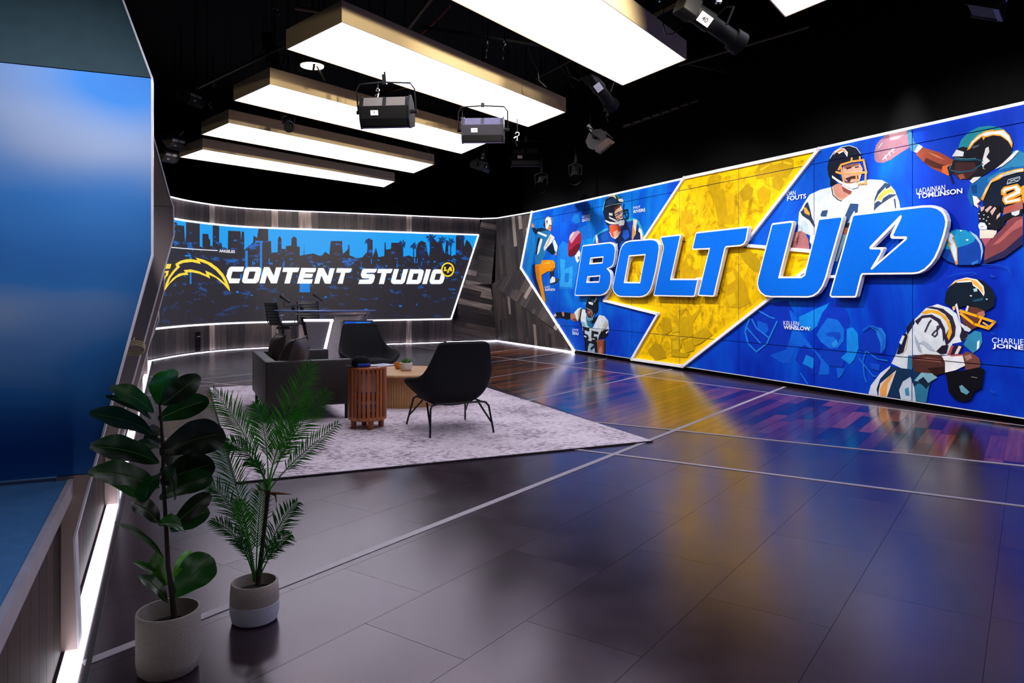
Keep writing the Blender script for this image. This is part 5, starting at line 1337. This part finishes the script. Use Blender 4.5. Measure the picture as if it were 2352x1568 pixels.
part('stem', B().tube(stem, [.0125, .011, .0095, .0085, .0075, .007, .006, .004], 8), BARK, fig, True)
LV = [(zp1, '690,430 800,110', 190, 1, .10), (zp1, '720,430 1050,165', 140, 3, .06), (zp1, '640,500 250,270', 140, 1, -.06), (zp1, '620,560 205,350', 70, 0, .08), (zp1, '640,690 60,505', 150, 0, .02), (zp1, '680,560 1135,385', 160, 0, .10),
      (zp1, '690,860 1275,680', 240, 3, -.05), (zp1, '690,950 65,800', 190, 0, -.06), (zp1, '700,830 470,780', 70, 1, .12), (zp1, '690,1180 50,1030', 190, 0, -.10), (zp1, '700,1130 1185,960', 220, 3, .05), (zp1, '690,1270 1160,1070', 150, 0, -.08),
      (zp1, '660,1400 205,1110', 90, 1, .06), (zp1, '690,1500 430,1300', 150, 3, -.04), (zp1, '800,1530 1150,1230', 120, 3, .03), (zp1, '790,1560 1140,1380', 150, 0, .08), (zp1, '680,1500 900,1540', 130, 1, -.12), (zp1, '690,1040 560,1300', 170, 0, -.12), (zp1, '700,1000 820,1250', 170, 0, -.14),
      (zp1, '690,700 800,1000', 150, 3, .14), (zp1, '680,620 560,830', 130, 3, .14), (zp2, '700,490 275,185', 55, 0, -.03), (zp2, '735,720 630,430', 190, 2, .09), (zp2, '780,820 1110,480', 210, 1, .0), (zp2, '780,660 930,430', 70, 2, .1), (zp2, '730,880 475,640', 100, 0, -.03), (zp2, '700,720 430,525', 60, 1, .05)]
for tr, s_, wd, mi, dy in LV:
    p, q = tr(s_); wpx = wd / tr.k; bs_, tp = fpt(p), fpt(q, dy); L_ = tp - bs_
    side = L_.cross(Vector((0.1, 1, .30)))
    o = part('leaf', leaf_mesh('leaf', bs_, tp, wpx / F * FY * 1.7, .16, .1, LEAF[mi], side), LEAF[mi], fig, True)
    m = o.modifiers.new('sub', 'SUBSURF'); m.levels = 1; m.render_levels = 1
    ax = (tp - bs_); bl = Vector(o.data.vertices[2].co); mid = [Vector(o.data.vertices[5 * i + 2].co) for i in range(0, 10)]
    part('leaf_midrib', B().tube([fpt(p) * 1.0] + mid[:-1], .0016, 5), pbr('leaf_rib', '#5e8a34', .5) if 'leaf_rib' not in bpy.data.materials else bpy.data.materials['leaf_rib'], o)

PY = 3.37; px_ = (585 - CX) / F * PY
palm = thing('potted_palm', 'small feathery palm in a grey and white banded pot', 'potted plant', (px_, PY, .0))
ph = .178
part('pot', B().lathe([(0, 0), (.085, 0), (.098, .010), (.106, .045), (.1075, .088), (.1068, .125), (.1025, ph - .004), (.099, ph), (.093, ph), (.092, ph - .02), (.092, .12), (0, .12)], 48), POTG, palm, True)
part('white_band', B().lathe([(.0862, .0), (.0993, .0095), (.1073, .045), (.1087, .088), (.1075, .0885)], 48), pbr('white_ribbed_glaze', '#c9cbd6', .6, ns=4, na=.04, bump=.2, bs=60, stretch=(1, 1, 40)), palm, True)
part('soil', B().lathe([(0, .132), (.093, .126)], 28), SOIL, palm)
def ppt(p, dy=0.0): return at(p[0], p[1], PY + dy) - Vector((px_, PY, 0))
part('stem', B().tube([ppt((592, 1345)), ppt((602, 1260)), ppt((612, 1170)), ppt((616, 1125))], [.012, .010, .009, .011], 8), BARK, palm, True)
PG = [pbr('palm_green_%d' % i, c, .65, spec=.25) for i, c in enumerate(['#52b038', '#378c34', '#66bc42', '#2a7430'])]; DEAD = pbr('dry_frond', '#6a3a20', .8)
def frond(pts, dy, ll, mat, n=30, start=.3, seed=0, flat=.35):
    r = random.Random(seed); P = [ppt(p, dy * t) for p, t in zip(pts, (0, .5, 1))]
    cur = lambda t: P[0] * (1 - t) ** 2 + P[1] * 2 * t * (1 - t) + P[2] * t * t
    b = B(); b.tube([cur(i / 12) for i in range(13)], [.0032 * (1 - .8 * i / 12) + .0006 for i in range(13)], 5)
    for i in range(n):
        t = start + (1 - start) * i / (n - 1); c = cur(t); d = (cur(min(1, t + .02)) - cur(max(0, t - .02))).normalized(); s0 = d.cross(Vector((.1, 1, .25))).normalized()
        ln = ll * (.35 + .65 * sin(pi * min(1, (t - start) / (1 - start) * .85 + .15))) * r.uniform(.88, 1.1)
        for sg in (-1, 1):
            dr = (s0 * sg * .72 + d * .72 + Vector((0, r.uniform(-flat, flat), -.04))).normalized(); e = c + dr * ln; md = c + dr * ln * .42 + Vector((0, 0, .004)); w_ = d.cross(dr).cross(dr).normalized() * .0034
            b.add([c + w_ * .4, c - w_ * .4, md - w_, e + Vector((0, 0, -.006)), md + w_], [(0, 1, 2, 4), (4, 2, 3)])
    o = part('frond', b, mat, palm); return o
C_ = zp1('1665,1220')[0]
def zz(s_): return zp1(s_)
for k, (pts, dy, ll, mi, n) in enumerate([([C_] + zz('1720,760 2060,70'), .05, .135, 0, 34), ([C_] + zz('1760,800 2200,320'), -.08, .12, 0, 30), ([C_] + zz('1830,960 2290,610'), .06, .085, 1, 24), ([C_] + zz('1560,760 1180,310'), -.05, .125, 0, 32), ([C_] + zz('1600,860 1290,760'), -.12, .10, 1, 26),
        ([C_] + zz('1690,760 1560,420'), .10, .12, 1, 28), ([C_] + zz('1690,880 1900,560'), -.14, .11, 0, 26), ([C_] + zz('1650,980 1480,940'), -.1, .07, 1, 18),
        ([(583, 1335), (556, 1100), (488, 985)], .03, .125, 1, 36), ([(586, 1335), (560, 1160), (480, 1110)], -.06, .11, 3, 30), ([(588, 1335), (590, 1200), (604, 1110)], .05, .09, 1, 28), ([(590, 1335), (625, 1210), (682, 1155)], -.03, .10, 3, 26),
        ([(585, 1335), (560, 1220), (488, 1195)], -.09, .085, 3, 26), ([(592, 1335), (630, 1240), (668, 1228)], -.07, .075, 1, 20), ([(588, 1335), (570, 1200), (548, 1150)], -.11, .09, 0, 26), ([(590, 1335), (610, 1250), (640, 1250)], -.1, .07, 3, 18), ([(584, 1335), (575, 1250), (540, 1240)], -.12, .07, 3, 18)]):
    frond(pts, dy, ll, PG[mi], n, .38 if k < 8 else .3, k)
part('dry_frond', B().tube([ppt(C_), ppt(zz('1760,1225')[0]), ppt(zz('1880,1235')[0])], [.004, .006, .001], 5), DEAD, palm)
part('dry_frond', B().tube([ppt(C_), ppt(zz('1735,1240')[0]), ppt(zz('1745,1310')[0])], [.004, .005, .002], 5), DEAD, palm)
part('dry_frond', B().tube([ppt(C_), ppt(zz('1610,1190')[0]), ppt(zz('1550,1200')[0])], [.004, .003, .001], 5), DEAD, palm)

# ================================================================ lighting grid under the ceiling
PIPE = pbr('grid_pipe', '#5c5040', .45, .5)
def pipe(lab, p, q, r=.024, mat=PIPE):
    c = (Vector(p) + Vector(q)) / 2; t = thing('grid_pipe', lab, 'pipe', c, 0, 'pipes of the lighting grid')
    part('pipe', B().tube([Vector(p) - c, Vector(q) - c], r, 8), mat, t, True)
    for k in (.12, .88):
        h = Vector(p).lerp(Vector(q), k) - c; part('drop_rod', B().tube([h, (h.x, h.y, 6.6 - c.z)], .008, 5), BLACKMETAL, t)
    return t
GZ = 4.72
def g(x, y, z=GZ): return atz(x, y, z)
DKP = pbr('dark_grid_pipe', '#1a1815', .6)
pipe('bare pipe running above the left ends of the light boxes', g(456, 201), g(652, 105))
pipe('short tan pipe crossing the gap above the second light box', g(676, 17, 5.0), g(740, 27, 5.0), .03)
pipe('tan pipe slanting up past the top light box', g(940, 62, 5.0), g(1010, -30, 5.0), .03)
pipe('dark pipe spanning between the two nearest light boxes', g(968, 62, 4.9), g(1240, 104, 4.9), .024, DKP)
pipe('tan pipe above the fixture over the third light box', g(800, 235, 4.6), g(950, 195, 4.6))
pipe('dark pipe crossing the ceiling toward the mural', g(1230, 180, 4.9), g(1330, 128, 4.9), .022, DKP)
pipe('long dark pipe over the mural side', g(1560, 150, 5.2), g(1860, 60, 5.2), .024, DKP)
pipe('dark pipe disappearing behind the light boxes to the right', g(1500, 130, 5.32), g(1880, 210, 5.32), .022, DKP)
pipe('tan pipe beside the largest light box', g(1500, 36, 4.8), g(1570, 0, 4.8), .03)
red = link('red_cable', B().tube([g(968, 78, 5.3), g(1000, 50, 5.3), g(1034, 14, 5.3)], .012, 5).mesh('red_cable', pbr('red_cable', '#7a1410', .6))); tag(red, 'thin red cable slanting beside the top light box', 'cable')
WT = pbr('tag_white', '#d8d6dc', .6); DKH = pbr('fixture_black', '#060607', .6, 0, spec=.18); GREYH = pbr('fixture_grey', '#55504c', .45, .3)
def tag_text(parent, body, pl):
    b = B(); [b.add([pl(*p) for p in t], [(0, 1, 2)]) for t in text_tris(body, True)]; part('number', b, pbr('tag_ink', '#1a1a1e', .7), parent)
def softlight(lab, loc, w_, rz, rx, num, mat=DKH, parts_col=GREYH):
    t = thing('soft_light', lab, 'studio light', loc, rz, 'long studio soft lights'); t.rotation_euler.x = rx
    h = w_ * .30
    prof = [(-.12, -h), (.12, -h), (.15, -h * .4), (.13, h * .45), (.04, h), (-.04, h), (-.13, h * .45), (-.15, -h * .4)]
    part('housing', B().prism(prof, lambda u, v, d: Vector((d, u, v)), -w_ / 2, w_ / 2), mat, t)
    for sx in (-1, 1):
        part('end_plate', B().prism([(p[0] * 1.12, p[1] * 1.1) for p in prof], lambda u, v, d: Vector((d, u, v)), sx * (w_ / 2 + .008) - .008, sx * (w_ / 2 + .008) + .008), mat, t)
        part('top_panel', B().box((sx * w_ * .24, -.095, h * .72), (w_ * .40, .012, h * .62), rx=-.55), parts_col, t)
        part('knob', B().tube([(sx * (w_ / 2 + .01), 0, 0), (sx * (w_ / 2 + .09), 0, 0)], .025, 10), DKH, t, True)
    part('light_slot', B().box((0, -.142, -h * .62), (w_ * .95, .02, h * .5)), pbr('slot_black', '#050508', .3), t)
    part('lower_lip', B().box((0, -.13, -h * 1.02), (w_, .05, .014)), pbr('violet_lip', '#2a2448', .4, .3), t)
    part('yoke', B().tube([(-w_ / 2 - .07, 0, 0), (-w_ / 2 - .07, .0, h * 1.5), (-w_ / 2 - .02, 0, h * 1.9), (0, 0, h * 2.0), (w_ / 2 + .02, 0, h * 1.9), (w_ / 2 + .07, 0, h * 1.5), (w_ / 2 + .07, 0, 0)], .010, 6), DKH, t, True)
    part('clamp', B().box((0, 0, h * 2.2), (.05, .05, .12)), CHROME, t)
    Ri = Euler((rx, 0, rz)).to_matrix().transposed(); wc = Vector(loc) + Ri.transposed() @ Vector((0, 0, h * 2.2)); part('hanger', B().tube([(0, 0, h * 2.2), Ri @ (Vector((wc.x, wc.y, 6.6)) - Vector(loc))], .012, 6), DKH, t)
    tg = part('tag', B().box((-w_ * .20, -.158, h * .02), (w_ * .16, .004, h * .34)), WT, t)
    if num: tag_text(tg, num, lambda u, v: Vector((-w_ * .215 + u * w_ * .03, -.161, h * -.06 + v * h * .16)))
    return t
p = at(889, 257, 9.3); softlight('black soft light tagged 7 hung below the gap between light boxes', p, .60, -.10, .30, '7')
p = at(1110, 299, 10.8); softlight('violet-sheened soft light tagged 3 at the end of a light box', p, .58, -.05, .22, '3', pbr('fixture_violet', '#26252f', .35, .4), pbr('fixture_violet_panel', '#4a4860', .35, .5))
p = at(1376, 322, 11.2); softlight('pale grey soft light tilted sideways above the mural', p, .36, 1.15, -.6, None, GREYH, WT)
p = at(1208, 362, 15.5); softlight('dim soft light far back between the boxes and the mural', p, .60, -.05, .1, None)
p = at(2272, -2, 7.0); softlight('dark soft light cut by the top right of the photo', p, .40, .9, .4, None)
p = at(438, 225, 13.0); softlight('small pale soft light hung edge-on at the upper left', p, .32, 1.3, .5, None, GREYH, WT)
p = at(400, 322, 14.5); softlight('pale soft light leaning above the left fins', p, .34, 1.2, .9, None, GREYH, WT)
p = at(385, 352, 15.2); softlight('lowest pale soft light beside the left fins', p, .34, 1.2, 1.0, None, GREYH, WT)
p = at(1104, 380, 15.0); softlight('dim soft light turned edge-on right of the farthest light box', p, .30, 1.2, .3, None)

SPOTLIST = []
def spotlight(lab, loc, target, num=None, scale=1.0, energy=0.0, cone=70, col=(1, .97, .93), lens=None):
    loc = Vector(loc); d = (Vector(target) - loc).normalized(); t = thing('spotlight', lab, 'spotlight', loc, 0, 'theatre spotlights of the grid')
    q = d.to_track_quat('Y', 'Z'); M_ = q.to_matrix()
    def tf(b): b.v = [tuple(M_ @ (Vector(v) * scale)) for v in b.v]; return b
    part('barrel', tf(B().tube([(0, -.34, 0), (0, -.30, 0), (0, -.1, 0), (0, -.08, 0), (0, .16, 0), (0, .18, 0)], [.07, .085, .09, .075, .075, .09], 16)), DKH, t, True)
    part('lens_hood', tf(B().tube([(0, .16, 0), (0, .27, 0)], [.10, .105], 18, cap=False)), DKH, t, True)
    part('lens', tf(B().tube([(0, .150, 0), (0, .165, 0)], .07, 16)), lens or pbr('spot_lens', '#6d7f9a', .1, .3), t, True)
    part('lamp_house', tf(B().rbox((0, -.36, 0), (.17, .17, .17), .02)), DKH, t, True)
    part('yoke', tf(B().tube([(-.11, 0, 0), (-.12, 0, .18), (0, 0, .23), (.12, 0, .18), (.11, 0, 0)], .010, 6)), DKH, t, True)
    part('clamp', B().box((0, 0, .30 * scale), (.05, .05, .14)), CHROME, t); part('hanger', B().tube([(0, 0, .22 * scale), (0, 0, 6.6 - loc.z)], .012, 6), DKH, t)
    if num is not None:
        cv = Vector((0, 0, CAMH)) - loc; nn = (cv - d * cv.dot(d)).normalized(); ax = d if d.x > 0 else -d; ay = nn.cross(ax); ay = ay if ay.z > 0 else -ay; oc = -d * .2 + nn * .092
        tp = lambda u, v, e: (oc + ax * u + ay * v + nn * e) * scale
        tg = part('tag', B().prism([(-.065, -.045), (.065, -.045), (.065, .045), (-.065, .045)], tp, 0, .003), WT, t)
        if num: tag_text(tg, num, lambda u, v: tp(-.03 + u * .06, -.022 + v * .044, .0036))
    if energy:
        ld = bpy.data.lights.new('stage_lamp', 'SPOT'); ld.energy = energy; ld.spot_size = radians(cone); ld.spot_blend = 1.0 if cone < 25 else .6; ld.shadow_soft_size = .09; ld.color = col
        lo = bpy.data.objects.new('stage_lamp', ld); COL.objects.link(lo); lo.parent = t; lo.location = M_ @ Vector((0, .30 * scale, 0)); lo.rotation_euler = d.to_track_quat('-Z', 'Y').to_euler()
    return t
def mt(s, z): return MW(s, z, 0)
def over(s, d, z): return MW(s, z, d)
names = ['nearest', 'second', 'third', 'fourth', 'fifth', 'sixth', 'seventh', 'eighth']
for k in range(8):
    s_ = -4.2 + 2.35 * k
    spotlight('%s black mural-washing spotlight of the row above the mural side' % names[k], over(s_ - .3, 3.1, 4.9 + .0 * k), mt(s_, 1.45), None, 1.0, SPOT_W, 82)
spotlight('black spotlight tagged 40 beside the largest light box', at(1650, 66, 6.6), mt(.0, 2.0), '40', 1.0)
spotlight('black spotlight with a blank pale tag below the corner of the largest light box', at(1385, 215, 9.6), mt(5, 2), '', 1.0)
spotlight('small black spotlight in front of the third light box', at(662, 284, 11.5), at(690, 420, 9.0), None, .8)
spotlight('dim square spotlight far back above the mural corner', at(1244, 424, 16.5), at(1180, 560, 12), None, 1.2)
spotlight('dim spotlight hanging just left of the mural top', at(1322, 402, 15.0), at(1300, 560, 12), None, 1.1)
spotlight('spotlight that throws the hot spot on the mural top', MW(m2(2065, 302)[0], 5.7, .75), MW(*m2(2065, 302), 0), None, .8, 1100, 24, (1, 1, 1))
# unseen warm lamps, added to brighten the sides of the light boxes
for k, (x, y, tx, ty, tz_) in enumerate([(1.7, 3.0, -1.2, 9, 3.6), (2.3, 2.8, -2.8, 12, 3.6), (3.0, 3.2, -3.8, 15, 3.6)]):
    spotlight(['first', 'second', 'third'][k] + ' added warm wash lamp, unseen overhead right of the camera', (x, y, 3.75), (tx, ty, 4.35), None, 1.0, (420, 1300, 3200)[k], (44, 36, 24)[k], (1, .88, .70))
spotlight('added unseen cool lamp overhead that lights the blue fin', (.4, -1.2, 4.6), (-1.95, 3.0, 2.02), None, 1.0, 800, 21, (.86, .90, 1))  # unseen lamp added to put a pool of light on the fin
spotlight('added lamp over the seating that brightens the desk', (-3.4, 10.6, 4.75), (-3.5, 15.2, .8), None, 1.0, 300, 46, (1, .96, .98))  # extra lamp added only to brighten the desk
lampg = glow('warm_lamp_glow', '#ffe9c8', 14)
ld = thing('round_work_lamp', 'round warm lamp glowing under the gap of the light boxes', 'lamp', at(717, 147, 9.6)); 
part('glowing_disc', B().lathe([(0, -.034), (.145, -.034), (.145, -.022), (0, -.022)], 28), lampg, ld); part('rim', B().lathe([(.145, -.02), (.16, -.02), (.16, .03), (0, .05)], 28), DKH, ld, True)
part('cross_bar', B().box((0.02, 0, -.045), (.03, .30, .01), rz=.3), DKH, ld); part('hanger', B().tube([(0, 0, .04), (0, 0, 6.6 - ld.location.z)], .01, 6), DKH, ld); part('flap', B().box((.10, .0, -.10), (.02, .06, .26), ry=-.5), DKH, ld)
# chrome pipe clamps and safety cables catching the light
for k, (x, y, Y, lab) in enumerate([(632, 22, 10, 'chrome pipe clamp high above the left box ends'), (604, 122, 10.5, 'chrome clamp where the bare pipe ends'), (490, 185, 12.5, 'dim chrome clamp on the bare pipe'), (482, 238, 13.0, 'chrome clamp below the bare pipe'),
        (1120, 95, 8.6, 'chrome clamp left of a pair between light boxes'), (1159, 98, 8.6, 'chrome clamp right of a pair between light boxes'), (868, 208, 9.4, 'chrome clamp above the soft light tagged 7'), (1062, 272, 10.9, 'chrome clamp above the violet soft light'), (1188, 308, 11.5, 'gold clamp right of the violet soft light'), (1395, 245, 9.7, 'chrome clamp under the spotlight with the blank tag')]):
    t = thing('pipe_clamp', lab, 'clamp', at(x, y, Y + .2), .4 * k, 'chrome pipe clamps')
    part('jaw', B().tube([(.03 * cos(a_ * .5), 0, .03 * sin(a_ * .5)) for a_ in range(10)], .009, 6), CHROME, t, True)
    part('bolt', B().tube([(.0, -.01, -.03), (.0, .01, -.11)], .010, 6), CHROME, t, True); part('wing_nut', B().box((.035, 0, -.05), (.05, .012, .02), ry=.6), CHROME, t)
    part('safety_cable', B().tube([(0, 0, -.05), (.03, .01, -.12), (.0, .02, -.2)], .003, 4), GREYH, t); part('rod', B().tube([(0, 0, .02), (0, 0, .5)], .008, 5), BLACKMETAL, t)
rail = thing('connector_rail', 'long dark rail of cable connectors sloping above the mural', 'rail', at(1520, 255, 13)); 
for k in range(8):
    p = at(1440 + 22 * k, 286 - 7.5 * k, 13) - rail.location; part('connector', B().box(tuple(p), (.13, .04, .02), ry=-.25), GREYH, rail)
part('bar', B().tube([at(1430, 292, 13.05) - rail.location, at(1615, 228, 13.05) - rail.location], .02, 6), DKH, rail)
for k, (pts, Y, lab) in enumerate([([(1213, 108), (1222, 140), (1236, 160), (1238, 185), (1255, 200)], 9.5, 'loose grey cable dangling between light boxes'), ([(1522, 52), (1528, 78), (1545, 78), (1568, 62)], 7.4, 'black cable looping over the largest light box side'), ([(1583, 50), (1605, 25), (1612, 0)], 7.2, 'curved cable beside the spotlight tagged 40'),
        ([(1300, 150), (1310, 175), (1330, 185), (1345, 172)], 9.6, 'looped cable above the spotlight with the blank tag')]):
    tag(link('power_cable', B().tube([at(x, y, Y) for x, y in pts], .008, 5).mesh('power_cable', GREYH if k != 1 else DKH, True)), lab, 'cable')
